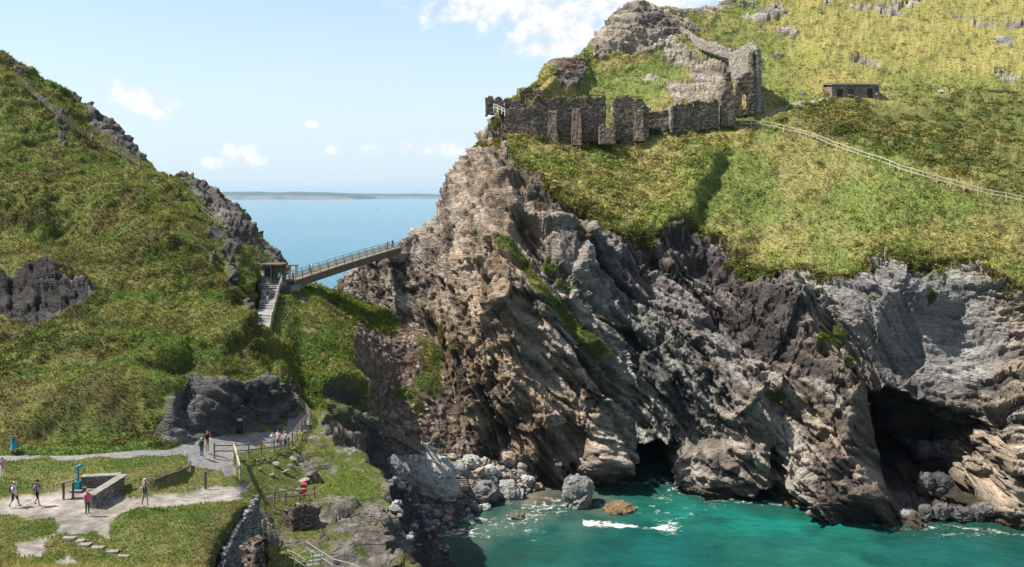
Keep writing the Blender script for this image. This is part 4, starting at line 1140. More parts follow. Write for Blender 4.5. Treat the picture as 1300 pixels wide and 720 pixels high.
M_SLATE = masonry_mat('slate_rubble', (.085, .070, .056), (.275, .230, .178), (.045, .039, .033), 1.7, 4.6)
M_SLATEN = masonry_mat('near_slate_rubble', (.13, .122, .112), (.27, .25, .225), (.06, .055, .05), 4.2, 9)
M_SUNLITW = masonry_mat('sunlit_rubble', (.22, .205, .185), (.38, .35, .31), (.10, .09, .08))  # castle rubble lightened: sunlight on the walls is put into this colour
M_BRWALL = masonry_mat('brown_rubble', (.085, .065, .055), (.19, .15, .125), (.03, .025, .022), 2.4, 6)
M_TIMBER = proc_mat('weathered_timber', (.21, .18, .14), (.125, .105, .082), 6, .85, .3, 5, (1, 1, 1))
M_PALETIM = proc_mat('pale_timber', (.36, .32, .255), (.25, .22, .175), 6, .8, .25)
M_DARKTIM = proc_mat('dark_timber', (.13, .105, .08), (.07, .055, .045), 6, .85, .3)
M_STONE = proc_mat('cut_stone', (.25, .235, .21), (.15, .14, .125), 2.5, .9, .4)
M_STEP = proc_mat('slate_step', (.28, .272, .26), (.17, .166, .158), 1.6, .85, .5)
M_CONC = proc_mat('concrete', (.23, .21, .185), (.14, .13, .115), 1.5, .9, .3)
M_STEEL = proc_mat('galvanised_steel', (.42, .43, .44), (.30, .31, .32), 8, .45, .1, metal=.6)
M_DARK = proc_mat('dark_panel', (.025, .027, .032), (.015, .016, .02), 4, .5, .1)
M_NAVY = proc_mat('navy_board', (.03, .045, .08), (.02, .03, .06), 4, .5, .05)
M_PANEL = proc_mat('printed_panel', (.45, .58, .70), (.20, .32, .45), 5, .4, 0.0)
M_TEAL = proc_mat('teal_paint', (.015, .20, .27), (.01, .14, .19), 4, .4, .05)
M_RED = proc_mat('red_paint', (.50, .025, .025), (.36, .02, .02), 4, .45, .05)
M_WHITE = proc_mat('white_paint', (.78, .77, .74), (.62, .61, .58), 4, .5, .05)
M_DOOR = proc_mat('maroon_door', (.055, .018, .025), (.035, .012, .018), 4, .6, .1)
M_GLASS = proc_mat('dark_window_glass', (.02, .024, .032), (.012, .014, .02), 2, .08, 0)
M_SLATES = proc_mat('slate_roof', (.30, .285, .265), (.19, .18, .17), 3, .8, .5, 6, (1, 2.5, 1))
M_TURFCAP = proc_mat('turf_cap', (.13, .125, .03), (.07, .06, .02), 3, .95, .6)
M_LICHEN = proc_mat('seaweed_rock', (.20, .135, .06), (.06, .042, .025), 2.2, .8, .8)

def rock_mat(name, c1, c2, scale=.8):
    m = bpy.data.materials.new(name); m.use_nodes = True
    t = NT(m.node_tree); m.node_tree.nodes.clear()
    geo = t.n('ShaderNodeNewGeometry'); oi = t.n('ShaderNodeObjectInfo')
    n1 = t.n('ShaderNodeTexNoise', ins={'Vector': geo.outputs['Position'], 'Scale': scale, 'Detail': 9.0, 'Roughness': .72}).outputs[0]
    mp = t.n('ShaderNodeMapping', ins={'Vector': geo.outputs['Position'], 'Rotation': (R(20), R(35), 0), 'Scale': (.7, .7, 4)})
    n2 = t.n('ShaderNodeTexNoise', ins={'Vector': mp.outputs[0], 'Scale': 1.0, 'Detail': 7.0, 'Roughness': .7}).outputs[0]
    col = t.mix(t.ramp(n1, .32, .66), c1, c2)
    v = t.m('ADD', t.m('MULTIPLY', oi.outputs['Random'], .6), .7)
    col = t.mix(1.0, col, t.n('ShaderNodeCombineColor', ins={0: v, 1: v, 2: v}).outputs[0], 'MULTIPLY')
    b = t.n('ShaderNodeBump', ins={'Strength': .9, 'Distance': .35, 'Height': t.m('ADD', n1, n2)})
    p = t.n('ShaderNodeBsdfPrincipled', ins={'Base Color': col, 'Roughness': .88, 'Specular IOR Level': .25, 'Normal': b.outputs[0]})
    t.n('ShaderNodeOutputMaterial', ins={'Surface': p.outputs[0]})
    return m
M_RGREY = rock_mat('grey_boulder', (.12, .12, .122), (.27, .265, .255))
M_RTAN = rock_mat('tan_boulder', (.22, .165, .12), (.36, .30, .24))
M_RDARK = rock_mat('dark_boulder', (.055, .054, .056), (.14, .135, .13))
M_RMOSS = rock_mat('mossy_boulder', (.05, .06, .02), (.13, .125, .10))
M_RPALE = rock_mat('pale_slab', (.17, .172, .172), (.33, .32, .305))

# ================================================================== MESH BUILDER
class MB:
    def __init__(self):
        self.v = []; self.f = []
    def _add(self, vs, fs):
        o = len(self.v)
        self.v += [tuple(x) for x in vs]; self.f += [[i + o for i in f] for f in fs]
        return self
    def box(self, c, s, rz=0.0, M=None):
        m = Matrix.Rotation(rz, 3, 'Z') if M is None else M
        c = Vector(c)
        vs = [c + m @ Vector((x * s[0] / 2, y * s[1] / 2, z * s[2] / 2)) for x in (-1, 1) for y in (-1, 1) for z in (-1, 1)]
        return self._add(vs, [[0, 1, 3, 2], [4, 6, 7, 5], [0, 4, 5, 1], [2, 3, 7, 6], [0, 2, 6, 4], [1, 5, 7, 3]])
    def bar(self, a, b, w, h):
        a, b = Vector(a), Vector(b)
        d = (b - a).normalized()
        s = d.cross(Vector((0, 0, 1)))
        s = s.normalized() if s.length > 1e-4 else Vector((1, 0, 0))
        u = s.cross(d)
        vs = [p + s * (x * w / 2) + u * (y * h / 2) for p in (a, b) for x in (-1, 1) for y in (-1, 1)]
        return self._add(vs, [[0, 1, 3, 2], [4, 6, 7, 5], [0, 4, 5, 1], [2, 3, 7, 6], [0, 2, 6, 4], [1, 5, 7, 3]])
    def tube(self, pts, r, n=8, cap=True):
        pts = [Vector(p) for p in pts]
        rs = r if isinstance(r, (list, tuple)) else [r] * len(pts)
        vs = []
        for i, p in enumerate(pts):
            d = (pts[min(i + 1, len(pts) - 1)] - pts[max(i - 1, 0)]).normalized()
            s = d.cross(Vector((0.13, 0.05, 1))); s = s.normalized() if s.length > 1e-3 else Vector((1, 0, 0))
            u = s.cross(d)
            vs += [p + (s * math.cos(2 * math.pi * k / n) + u * math.sin(2 * math.pi * k / n)) * rs[i] for k in range(n)]
        fs = [[i * n + k, i * n + (k + 1) % n, (i + 1) * n + (k + 1) % n, (i + 1) * n + k] for i in range(len(pts) - 1) for k in range(n)]
        if cap:
            fs += [list(range(n))[::-1], [(len(pts) - 1) * n + k for k in range(n)]]
        return self._add(vs, fs)
    def prism(self, poly, z0, z1):
        n = len(poly)
        vs = [(x, y, z0) for x, y in poly] + [(x, y, z1) for x, y in poly]
        return self._add(vs, [list(range(n))[::-1], [n + i for i in range(n)]] + [[i, (i + 1) % n, n + (i + 1) % n, n + i] for i in range(n)])
    def hexa(self, bottom, top):
        vs = list(bottom) + list(top)
        return self._add(vs, [[3, 2, 1, 0], [4, 5, 6, 7], [0, 1, 5, 4], [1, 2, 6, 5], [2, 3, 7, 6], [3, 0, 4, 7]])
    def build(self, name, mat, parent=None, smooth=False):
        o = parent_world(parent)
        vs = [(x - o.x, y - o.y, z - o.z) for x, y, z in self.v]
        ob = mesh_from(name, vs, self.f, [mat], parent=parent, smooth=smooth)
        return ob

def parent_world(p):
    o = Vector((0, 0, 0))
    while p is not None:
        o += p.location; p = p.parent
    return o

def thing(name, loc, label, cat, group=None):
    o = bpy.data.objects.new(name, None); COL.objects.link(o)
    o.location = loc; o.empty_display_size = .5
    return tag(o, label, cat, group)

def solo(mb, name, mat, label, cat, group=None, loc=None):
    """a thing that is one mesh; origin at its base"""
    xs = np.array(mb.v)
    c = Vector(loc) if loc is not None else Vector((xs[:, 0].mean(), xs[:, 1].mean(), xs[:, 2].min()))
    mb.v = [(x - c.x, y - c.y, z - c.z) for x, y, z in mb.v]
    ob = mb.build(name, mat); ob.location = c
    return tag(ob, label, cat, group)

# ================================================================== FENCES
def path3d(pix, n=None, spacing=2.5, depth=None, sink=0.0):
    """ground points evenly spaced along a photo polyline"""
    key = []
    for i, p in enumerate(pix):
        g_ = P(p[0], p[1], p[2]) if len(p) > 2 else ground(p[0], p[1])
        key.append(g_)
    L = [0]
    for a, b in zip(key[:-1], key[1:]): L.append(L[-1] + (b - a).length)
    n = n or max(2, int(round(L[-1] / spacing)) + 1)
    if n > 90: print('LONG PATH', pix[0], n)
    n = min(n, 90)
    out_ = []
    for s in np.linspace(0, L[-1], n):
        k = min(max(int(np.searchsorted(L, s)) - 1, 0), len(key) - 2)
        t = (s - L[k]) / max(L[k + 1] - L[k], 1e-6)
        p = key[k].lerp(key[k + 1], t)
        out_.append(p)
    return out_

def fence(name, label, pts, post_h=1.15, rails=(.45, .95), pw=.12, rw=.05, rh=.09, pm=None, rm=None, cat='fence', group=None, cap=False, snap=True):
    pm = pm or M_TIMBER; rm = rm or pm
    root = thing(name, pts[0], label, cat, group)
    rnd = random.Random(int(abs(pts[0].x * 100)))
    tops = []
    for p in pts:
        tl = Vector((rnd.uniform(-.03, .03), rnd.uniform(-.03, .03), 1)) * post_h * rnd.uniform(.97, 1.04)
        MB().bar(p - Vector((0, 0, .35)), p + tl, pw, pw).build('post', pm, root)
        tops.append(tl)
    for h in rails:
        m = MB()
        for i, (a, b) in enumerate(zip(pts[:-1], pts[1:])):
            off = Vector((0, -pw * .62, 0))
            j = Vector((0, 0, rnd.uniform(-.02, .02)))
            m.bar(a + tops[i] * (h / post_h) + off + j, b + tops[i + 1] * (h / post_h) + off + j, rw, rh)
        m.build('rail', rm, root)
    if cap:
        m = MB()
        for i, (a, b) in enumerate(zip(pts[:-1], pts[1:])):
            m.bar(a + tops[i] + Vector((0, 0, .03)), b + tops[i + 1] + Vector((0, 0, .03)), .14, .05)
        m.build('handrail', rm, root)
    return root

# the long fence across the island slope
fp = [(911,158),(930,159),(950,159.5),(968,160.5),(984,163),(999,167),(1028,174),(1056,186),(1095,200),(1124,209),(1141,216.5),(1171,225.5),(1217,238.5),(1254,248.5),(1292,256),(1314,260)]
pts = [ground(x, y) for x, y in fp]
kd = [p.y for p in pts]; kd = np.convolve(np.pad(kd, 1, mode='edge'), [.25, .5, .25], 'valid')
pts = path3d([(x, y, d) for (x, y), d in zip(fp, kd)], spacing=2.55)
fence('post_and_rail_fence', 'long pale timber post and rail fence running down across the island slope', pts, 1.4, (.45, 1.2), .17, .07, .15, proc_mat('bleached_timber', (.52, .47, .38), (.38, .34, .27), 6, .8, .25))

# stair rail up the mainland hill
def depth_pts(lst, extra=0): return [P(x, y, d) for x, y, d in lst]
hp = [(20,104),(33,116),(45,127),(57,137),(68,147),(80,157),(98,172),(112,180),(127,186),(138,193),(153,200),(161,205),(178,215)]
hd_ = np.linspace(149, 148, len(hp))
def hill_fence(name, label, pix, spacing, **kw):
    gs = [ground(x, y) for x, y in pix]
    d = np.array([g_.y for g_ in gs]); 
    for _ in range(2): d = np.convolve(np.pad(d, 1, mode='edge'), [.25, .5, .25], 'valid')
    return fence(name, label, path3d([(x, y, dd) for (x, y), dd in zip(pix, d)], spacing=spacing), **kw)
hill_fence('stair_railing', 'weathered railing beside the stairs climbing the left hill to the skyline', hp, 2.0, post_h=1.55, rails=(.7, 1.1, 1.5), pw=.14, rh=.1, cat='railing')
hill_fence('stair_railing', 'lower stair railing above the hut, against the dark crest rocks', [(255,268),(270,281),(283,296),(297,309),(312,319),(328,330),(345,337)], 2.4, post_h=1.2, rails=(.5, 1.1), pw=.12, rh=.1, cat='railing')

# ================================================================== RUINED CASTLE WALLS
def ruin_wall(name, label, prof, mat=None, thick=1.0, cell=.34, openings=(), seed=1, ragged=.5, parent=None, cat='wall', group=None, capmat=None, lean=0):
    """prof: list of (px, top_py, base_py, Y); a standing masonry wall with a broken top.
    openings: (px0, px1, top_py, bottom_py, arched)"""
    mat = mat or M_SLATE
    prof = sorted(prof, key=lambda a: a[0]) if prof[0][0] < prof[-1][0] else prof
    pl = [P(a[0], a[2], a[3]) for a in prof]
    top = [P(a[0], a[1], a[3]).z for a in prof]
    bot = [p.z - .8 for p in pl]
    L = [0]
    for a, b in zip(pl[:-1], pl[1:]): L.append(L[-1] + math.hypot(b.x - a.x, b.y - a.y))
    n = max(3, int(L[-1] / cell))
    s = np.linspace(0, L[-1], n + 1)
    X = np.interp(s, L, [p.x for p in pl]); Yv = np.interp(s, L, [p.y for p in pl])
    T = np.interp(s, L, top); Bm = np.interp(s, L, bot)
    rg = np.random.default_rng(seed)
    jag = np.repeat(rg.uniform(-1.3, .5, n // 4 + 2), 4)[:n + 1] * ragged * .9 + rg.uniform(-1, .3, n + 1) * ragged * .7
    T = T + jag
    zmin, zmax = Bm.min(), T.max()
    m = max(3, int((zmax - zmin) / cell))
    z = np.linspace(zmin, zmax, m + 1)
    zc = (z[:-1] + z[1:]) / 2
    Tc = (T[:-1] + T[1:]) / 2; Bc = (Bm[:-1] + Bm[1:]) / 2
    mask = (zc[None] < Tc[:, None]) & (zc[None] > Bc[:, None])
    Xc = (X[:-1] + X[1:]) / 2; Yc = (Yv[:-1] + Yv[1:]) / 2
    for (a, b, t_, b_, arch) in openings:
        pxs = CX + Xc / Yc * F
        zt = H - (t_ - EY) / F * Yc; zb = H - (b_ - EY) / F * Yc
        u = (pxs - (a + b) / 2) / ((b - a) / 2)
        if arch: zt = zt - (1 - np.sqrt(np.clip(1 - u * u, 0, 1))) * (b - a) / 2 / F * Yc
        mask &= ~((np.abs(u) < 1)[:, None] & (zc[None] < zt[:, None]) & (zc[None] > zb[:, None]))
    dx = np.gradient(X); dyv = np.gradient(Yv); ln = np.hypot(dx, dyv) + 1e-9
    nx, ny = -dyv / ln, dx / ln                       # away from the viewer
    if (nx * X + ny * Yv).mean() < 0: nx, ny = -nx, -ny
    fr = np.zeros((n + 1, m + 1, 3)); 
    fr[..., 0] = X[:, None]; fr[..., 1] = Yv[:, None]; fr[..., 2] = z[None]
    jit = rg.uniform(-.11, .11, (n + 1, m + 1)) + .18 * vnoise(np.stack([fr[..., 0], fr[..., 1], fr[..., 2]], -1).reshape(-1, 3), .35, seed).reshape(n + 1, m + 1)
    bk = fr.copy()
    th = thick * (1 + .25 * (zmax - z) / max(zmax - zmin, .1))
    batter = -.10 * (zmax - z) / max(zmax - zmin, .1) * thick
    fr[..., 0] += nx[:, None] * (jit + batter[None]); fr[..., 1] += ny[:, None] * (jit + batter[None])
    bk[..., 0] += nx[:, None] * (th[None] + jit); bk[..., 1] += ny[:, None] * (th[None] + jit)
    # soften the cell steps of the broken top
    sh = rg.uniform(-.12, .12, (n + 1, m + 1, 3)) * A(.8, .3, 1)
    fr += sh; bk += sh + rg.uniform(-.08, .08, sh.shape)
    N1 = (n + 1) * (m + 1)
    idx = np.arange(N1).reshape(n + 1, m + 1)
    V = np.concatenate([fr.reshape(-1, 3), bk.reshape(-1, 3)])
    Fc = []
    mp_ = np.zeros((n + 2, m + 2), bool); mp_[1:-1, 1:-1] = mask
    for i in range(n):
        for j in range(m):
            if not mask[i, j]: continue
            a, b, c, d = idx[i, j], idx[i + 1, j], idx[i + 1, j + 1], idx[i, j + 1]
            Fc.append([a, b, c, d]); Fc.append([d + N1, c + N1, b + N1, a + N1])
            if not mp_[i, j + 1]: Fc.append([a, d, d + N1, a + N1])
            if not mp_[i + 2, j + 1]: Fc.append([c, b, b + N1, c + N1])
            if not mp_[i + 1, j]: Fc.append([b, a, a + N1, b + N1])
            if not mp_[i + 1, j + 2]: Fc.append([d, c, c + N1, d + N1])
    Fc = np.array(Fc)
    u_, inv = np.unique(Fc.ravel(), return_inverse=True)
    V = V[u_]; Fc = inv.reshape(Fc.shape)
    if parent is not None:
        o = parent_world(parent)
        return mesh_from(name, V - A(*o), Fc, [mat], parent=parent)
    c = np.array([V[:, 0].mean(), V[:, 1].mean(), V[:, 2].min()])
    ob = mesh_from(name, V - c, Fc, [mat]); ob.location = c
    return tag(ob, label, cat, group)

def wy_(px, py, d=0):
    return ground(px, py).y + d

def buttress(root, x0, x1, top, bot, Y):
    m = MB()
    a, b = P(x0, bot, Y), P(x1, bot, Y)
    zt = P(x0, top, Y).z; zb = a.z - .8
    xm0, xm1 = a.x + .25, b.x - .25
    m.hexa([(a.x, Y - 1.5, zb), (b.x, Y - 1.5, zb), (b.x, Y + .4, zb), (a.x, Y + .4, zb)],
           [(xm0, Y - .5, zt), (xm1, Y - .5, zt), (xm1, Y + .4, zt + .3), (xm0, Y + .4, zt + .3)])
    ob = m.build('buttress', M_SLATE, root)
    bm = bmesh.new(); bm.from_mesh(ob.data)
    bmesh.ops.subdivide_edges(bm, edges=bm.edges[:], cuts=5, use_grid_fill=True)
    rg = random.Random(int(x0))
    for v in bm.verts: v.co += Vector((rg.uniform(-.07, .07), rg.uniform(-.07, .07), rg.uniform(-.06, .06)))
    bm.to_mesh(ob.data); bm.free()
    return ob

def capped(root, prof, Y, seed):
    """turf tufts growing along a broken wall top: one part"""
    rg = np.random.default_rng(seed)
    pos = []
    for (a, ta), (b, tb) in zip(prof[:-1], prof[1:]):
        k = max(2, int((b - a) / 1.2))
        for t_ in rg.random(k): pos.append(P(a + (b - a) * t_, ta + (tb - ta) * t_ + .8, Y + rg.uniform(.1, .8)))
    pos = np.array([list(p) for p in pos])
    V_, C_ = leaf_clumps(pos, rg.uniform(.2, .5, len(pos)), np.tile(A(.13, .10, .03), (len(pos), 1)) * rg.uniform(.6, 1.4, (len(pos), 1)), rg, 16)
    o = parent_world(root)
    ob = mesh_from('turf_cap', V_ - A(*o), np.arange(len(V_)).reshape(-1, 3), [M_LEAF], C_, parent=root)
    return ob

YA = 190.5
root = thing('castle_wall', P(700, 172, YA), 'longest dark castle wall with two buttresses facing the bay, nearest the cliff edge', 'wall')
ruin_wall('wall', None, [(640,135.5,163,YA),(660,133.5,166,YA),(674,133,168,YA),(679,122,170,YA),(694,120.5,172,YA+.6),(720,121,174,YA+1),(769,121,175,YA+1.6)], parent=root, seed=2, thick=1.4)
buttress(root, 695, 708, 142, 179, YA); buttress(root, 725, 738, 139, 180, YA + .6)
capped(root, [(679,122),(720,121),(769,121)], YA, 3)
YB = 194.5
root = thing('castle_wall', P(800, 172, YB), 'second dark castle wall with one buttress, right of the gap where visitors stand', 'wall')
ruin_wall('wall', None, [(778,130,173,YB),(782,123,173,YB),(800,122.5,174,YB),(814,123,174,YB),(818,127,174,YB),(824,138,172,YB+.3)], parent=root, seed=4, thick=1.4)
buttress(root, 804, 817, 141, 175, YB)
capped(root, [(782,123),(814,123)], YB, 5)
YC = 197
ruin_wall('castle_wall', 'low curtain wall with a small slit window between the second wall and the towers', [(823,140,166,YC),(848,137,165,YC),(852,134,165,YC),(866,132,164,YC+.5),(880,126,163,YC+1),(912,125,158,YC+2)], seed=6, thick=1.1, openings=[(879,883,131,137,False)])
ruin_wall('castle_wall', 'short broken cross wall lit on its edge behind the low curtain wall', [(851,135,164,YC - .9),(855,136,164,YC-.8)], seed=7, thick=2.0, mat=M_SUNLITW)
YD = 199.5
ruin_wall('ruined_turret', 'slim jagged turret stump between the curtain wall and the tall gate tower', [(915,119,156,YD),(919,116,156,YD),(921,92,156,YD),(929,91,156,YD),(930,116,156,YD),(934,118,156,YD)], seed=8, thick=2.2, cat='tower', ragged=.35)
YE = 204
root = thing('gate_tower', P(946, 140, YE), 'tallest ruined tower with a pointed doorway, casting a shadow on the grass', 'tower')
ruin_wall('front_wall', None, [(934,114,144,YE),(937,96,144,YE),(946,92,142,YE),(958.5,90,140,YE)], parent=root, seed=9, thick=1.3, cell=.2, openings=[(942,950,119,139,True)])
ruin_wall('return_wall', None, [(926,66,110,YE+20),(938,62,116,YE+14),(952,54,126,YE+5),(959,60,139,YE+1.4)], mat=M_SUNLITW, parent=root, seed=10, thick=1.2)
ruin_wall('side_wall', None, [(957.2,62,139,YE+1.2),(959.5,58,139,YE+3.8)], parent=root, seed=11, thick=1.2)
YF = 197
ruin_wall('ruined_arch', 'free standing ruined arch against the sky behind the longest wall', [(660,113,138,YF),(662,110,138,YF),(664,112,138,YF),(680,111.5,138,YF),(690,113,138,YF)], seed=12, thick=1.0, openings=[(666,675,116.5,140,True)], ragged=.3, cat='arch')
YG = 194
ruin_wall('battlement_wall', 'low crenellated wall at the cliff end of the castle', [(616,124,143,YG),(620,122,142,YG),(625.5,122.4,142,YG),(626.5,127,142,YG),(629,127,141,YG),(630,122.3,141,YG),(636,122.5,141,YG),(637,127,140,YG),(639,127.5,140,YG),(640,123.5,140,YG),(646,124.5,140,YG),(647,128,140,YG),(650,128,140,YG),(651,126,140,YG),(656,127,140,YG),(660,130,140,YG)], seed=13, thick=.9, ragged=.15, cell=.26)
ruin_wall('wall_stump', 'mossy masonry stump on the slope below the gap between the castle walls', [(761,161,178,189),(765,157.5,178,189),(775,158,179,189),(782,165,178,189)], seed=14, thick=2.4)
ruin_wall('ridge_wall', 'low wall coloured as sunlit, climbing the ridge behind the gate tower', [(863,34,48,239),(872,38,52,237),(882,45,57,234),(893,50,61,231),(905,53,65,229),(916,58,69,227),(928,62,72,225)], seed=15, thick=1.0, mat=M_SUNLITW, ragged=.35)
ruin_wall('ruined_wall', 'tall broken masonry at the far left end of the hill crest', [(-14,68,108,157),(2,69,108,157),(9,73,108,157),(14,84,108,157)], seed=31, thick=1.6)
ruin_wall('ruined_wall', 'lower block of broken masonry right of the tall one on the hill crest', [(13,83,106,156),(20,81,106,156),(29,84,108,156),(31,98,110,156)], seed=32, thick=1.4)
fence('viewpoint_railing', 'pale railing on the bare brow beside the castle battlements', [P(627, 139, 191.5), P(632, 140.5, 191), P(637, 143, 190.5), P(641, 145.5, 190)], 1.2, (.6, 1.15), .12, .07, .1, M_WHITE, cat='railing')

# ================================================================== STONE HUT ON THE ISLAND
Yh = 211.5
g0 = P(1056, 126, Yh); g1 = P(1116.5, 126, Yh)
root = thing('stone_hut', (g0.x, Yh, g0.z), 'single storey stone hut with a slate roof and maroon doors on the island slope', 'hut')
zb = g0.z; W = g1.x - g0.x; ht = 17.6 / F * Yh; D_ = 5.0
m = MB()
op = [(1062.6, 1070.2, 113.2, 127), (1076.8, 1084.8, 112.6, 120.6), (1101, 1108.2, 113, 127)]
def hx(px): return (px - CX) / F * Yh
def hz(py): return H - (py - EY) / F * Yh
xs_ = [g0.x] + sum([[hx(a), hx(b)] for a, b, _, _ in op], []) + [g1.x]
zt = zb + ht
for a, b in zip(xs_[0::2], xs_[1::2]): m.box(((a + b) / 2, Yh + .2, (zb - 1 + zt) / 2), (b - a, .4, zt - zb + 1))
for (a, b, t_, b_) in op:
    m.box(((hx(a) + hx(b)) / 2, Yh + .2, (hz(t_) + zt) / 2), (hx(b) - hx(a), .4, zt - hz(t_)))
    if b_ < 124: m.box(((hx(a) + hx(b)) / 2, Yh + .2, (hz(b_) + zb - 1) / 2), (hx(b) - hx(a), .4, hz(b_) - zb + 1))
m.box((g0.x + .2, Yh + .4 + D_ / 2, (zb - 1 + zt) / 2), (.4, D_, zt - zb + 1))
m.box((g1.x - .2, Yh + .4 + D_ / 2, (zb - 1 + zt) / 2), (.4, D_, zt - zb + 1))
m.box(((g0.x + g1.x) / 2, Yh + .4 + D_ + .2, (zb - 1 + zt + 1) / 2), (W, .4, zt - zb + 2))
m.build('wall', masonry_mat('brown_stone', (.20, .16, .125), (.34, .28, .225), (.09, .075, .06), 2.6, 5), root)
rf = MB()
rf.hexa([(g0.x - .3, Yh - .35, zt + .003), (g1.x + .3, Yh - .35, zt + .003), (g1.x + .3, Yh + D_ + 1.1, zt + 1.05), (g0.x - .3, Yh + D_ + 1.1, zt + 1.05)],
        [(g0.x - .3, Yh - .35, zt + .18), (g1.x + .3, Yh - .35, zt + .18), (g1.x + .3, Yh + D_ + 1.1, zt + 1.25), (g0.x - .3, Yh + D_ + 1.1, zt + 1.25)])
for k in range(9):   # slate courses standing proud
    y_ = Yh - .33 + k * (D_ + 1.3) / 9
    rf.bar((g0.x - .29, y_ + .1, zt + .205 + k * .1195), (g1.x + .29, y_ + .1, zt + .205 + k * .1195), .3, .035)
rf.build('roof', M_SLATES, root)
for (a, b, t_, b_) in (op[0], op[2]):
    xm = (hx(a) + hx(b)) / 2; w_d = hx(b) - hx(a); zd = hz(t_)
    dr = MB().box((xm, Yh + .22, (zd + zb - .3) / 2), (w_d - .06, .08, zd - zb + .3))
    for k in (-1, 0, 1): dr.box((xm + k * w_d * .28, Yh + .17, (zd + zb) / 2), (.05, .03, zd - zb - .2))
    d_ob = dr.build('door', M_DOOR, root)
    MB().box((xm + w_d * .36, Yh + .13, zb + .95), (.08, .08, .16)).build('handle', M_STEEL, d_ob)
a, b, t_, b_ = op[1]
wn_ = MB()
for x_ in (hx(a) + .06, (hx(a) + hx(b)) / 2, hx(b) - .06): wn_.box((x_, Yh + .12, (hz(t_) + hz(b_)) / 2), (.1, .1, hz(t_) - hz(b_)))
for z_ in (hz(t_) - .05, (hz(t_) + hz(b_)) / 2, hz(b_) + .05): wn_.box(((hx(a) + hx(b)) / 2, Yh + .123, z_), (hx(b) - hx(a) - .02, .09, .09))
wo = wn_.build('window', proc_mat('blue_grey_frame', (.10, .12, .17), None, 4, .5, 0), root)
MB().box(((hx(a) + hx(b)) / 2, Yh + .2, (hz(t_) + hz(b_)) / 2), (hx(b) - hx(a), .03, hz(t_) - hz(b_))).build('pane', M_GLASS, wo)
MB().box(((hx(a) + hx(b)) / 2, Yh - .04, hz(b_) - .07), (hx(b) - hx(a) + .3, .3, .12)).build('sill', M_STONE, wo)
MB().box((hx(1112.6), Yh - .04, hz(114)), (.55, .05, .55)).build('notice', M_NAVY, root)
MB().box((hx(1112.6), Yh - .04, hz(119)), (.5, .05, .45)).build('notice', M_WHITE, root)

# sign on posts beside the hut; bench, board and platform further along
g_ = ground(1017.5, 126)
root = thing('information_sign', g_, 'dark information board on two posts left of the stone hut', 'sign')
for s_ in (-1, 1): MB().bar(g_ + Vector((s_ * .35, 0, -.3)), g_ + Vector((s_ * .35, 0, 2.0)), .1, .1).build('post', M_TIMBER, root)
bo = MB().box(g_ + Vector((0, -.09, 1.55)), (1.0, .06, .85)).build('board', M_NAVY, root)
MB().box(g_ + Vector((0, -.13, 1.55)), (.8, .02, .65)).build('panel', M_PANEL, bo)

def bench(px, py, w, label, mat):
    g_ = ground(px, py)
    root = thing('bench', g_, label, 'bench')
    MB().box(g_ + Vector((0, 0, .48)), (w, .45, .08)).build('seat', mat, root)
    for s_ in (-1, 1):
        MB().box(g_ + Vector((s_ * (w / 2 - .2), 0, .14)), (.12, .4, .6)).build('leg', mat, root)
    MB().box(g_ + Vector((0, .27, .8)), (w, .06, .3)).build('backrest', mat, root)
bench(1195, 119, 1.4, 'small white bench on the grass right of the stone hut', M_WHITE)
bench(1268, 118.5, 5.6, 'long weathered timber bench on the upper slope at far right', M_TIMBER)

# ================================================================== FOOTBRIDGE, ITS GATE HUT AND THE STEPS
BL, BR = P(366, 356.5, 144), P(503, 314.0, 176)
root = thing('footbridge', BL, 'timber footbridge rising across the gap to the island rock', 'bridge')
ax = (BR - BL); hax = Vector((ax.x, ax.y, 0)).normalized(); sdv = Vector((hax.y, -hax.x, 0))   # sdv points right / towards the viewer
def bp(t, side=0.0, up=0.0):
    sag = math.sin(math.pi * t) * .12
    return BL + ax * t + sdv * side + Vector((0, 0, up + sag - .0))
NB = 14
dk = MB()
for k in range(NB * 2): dk.bar(bp(k / NB / 2), bp((k + .94) / NB / 2), 2.0, .09)
dk.build('deck', M_TIMBER, root)
for sd_i in (1.03, -1.03):
    bmx = MB()
    for k in range(NB): bmx.bar(bp(k / NB, sd_i, -.68), bp((k + 1) / NB, sd_i, -.68), .16, 1.2)
    bmx.build('side_beam', proc_mat('bridge_beam', (.15, .128, .10), (.085, .072, .058), 2, .85, .3), root)
    lip = MB()
    for k in range(NB): lip.bar(bp(k / NB, sd_i * 1.09, -.02), bp((k + 1) / NB, sd_i * 1.09, -.02), .1, .16)
    lip.build('edge_board', M_PALETIM, root)
    for k in range(NB + 1): MB().bar(bp(k / NB, sd_i, -.1), bp(k / NB, sd_i, 1.12), .11, .11).build('post', M_TIMBER, root)
    for hh, mt, ww in ((.4, M_TIMBER, .09), (.75, M_TIMBER, .09), (1.16, M_PALETIM, .12)):
        rl = MB()
        for k in range(NB): rl.bar(bp(k / NB, sd_i * .95, hh), bp((k + 1) / NB, sd_i * .95, hh), .07, ww)
        rl.build('handrail' if hh > 1 else 'rail', mt, root)
bm_ = MB()
e0 = bp(.98, 0, -1.05); bm_.box(e0 + Vector((.6, .8, -.9)), (4.4, 3.6, 1.7), math.atan2(hax.y, hax.x))
solo(bm_, 'bridge_abutment', M_CONC, 'concrete abutment carrying the island end of the footbridge', 'abutment')
bm_ = MB(); e0 = bp(.0, 0, -.6); bm_.box(e0 + Vector((.1, .3, -1.4)), (2.6, 2.6, 2.6), math.atan2(hax.y, hax.x))
solo(bm_, 'bridge_abutment', M_STONE, 'stone abutment under the hut end of the footbridge', 'abutment')

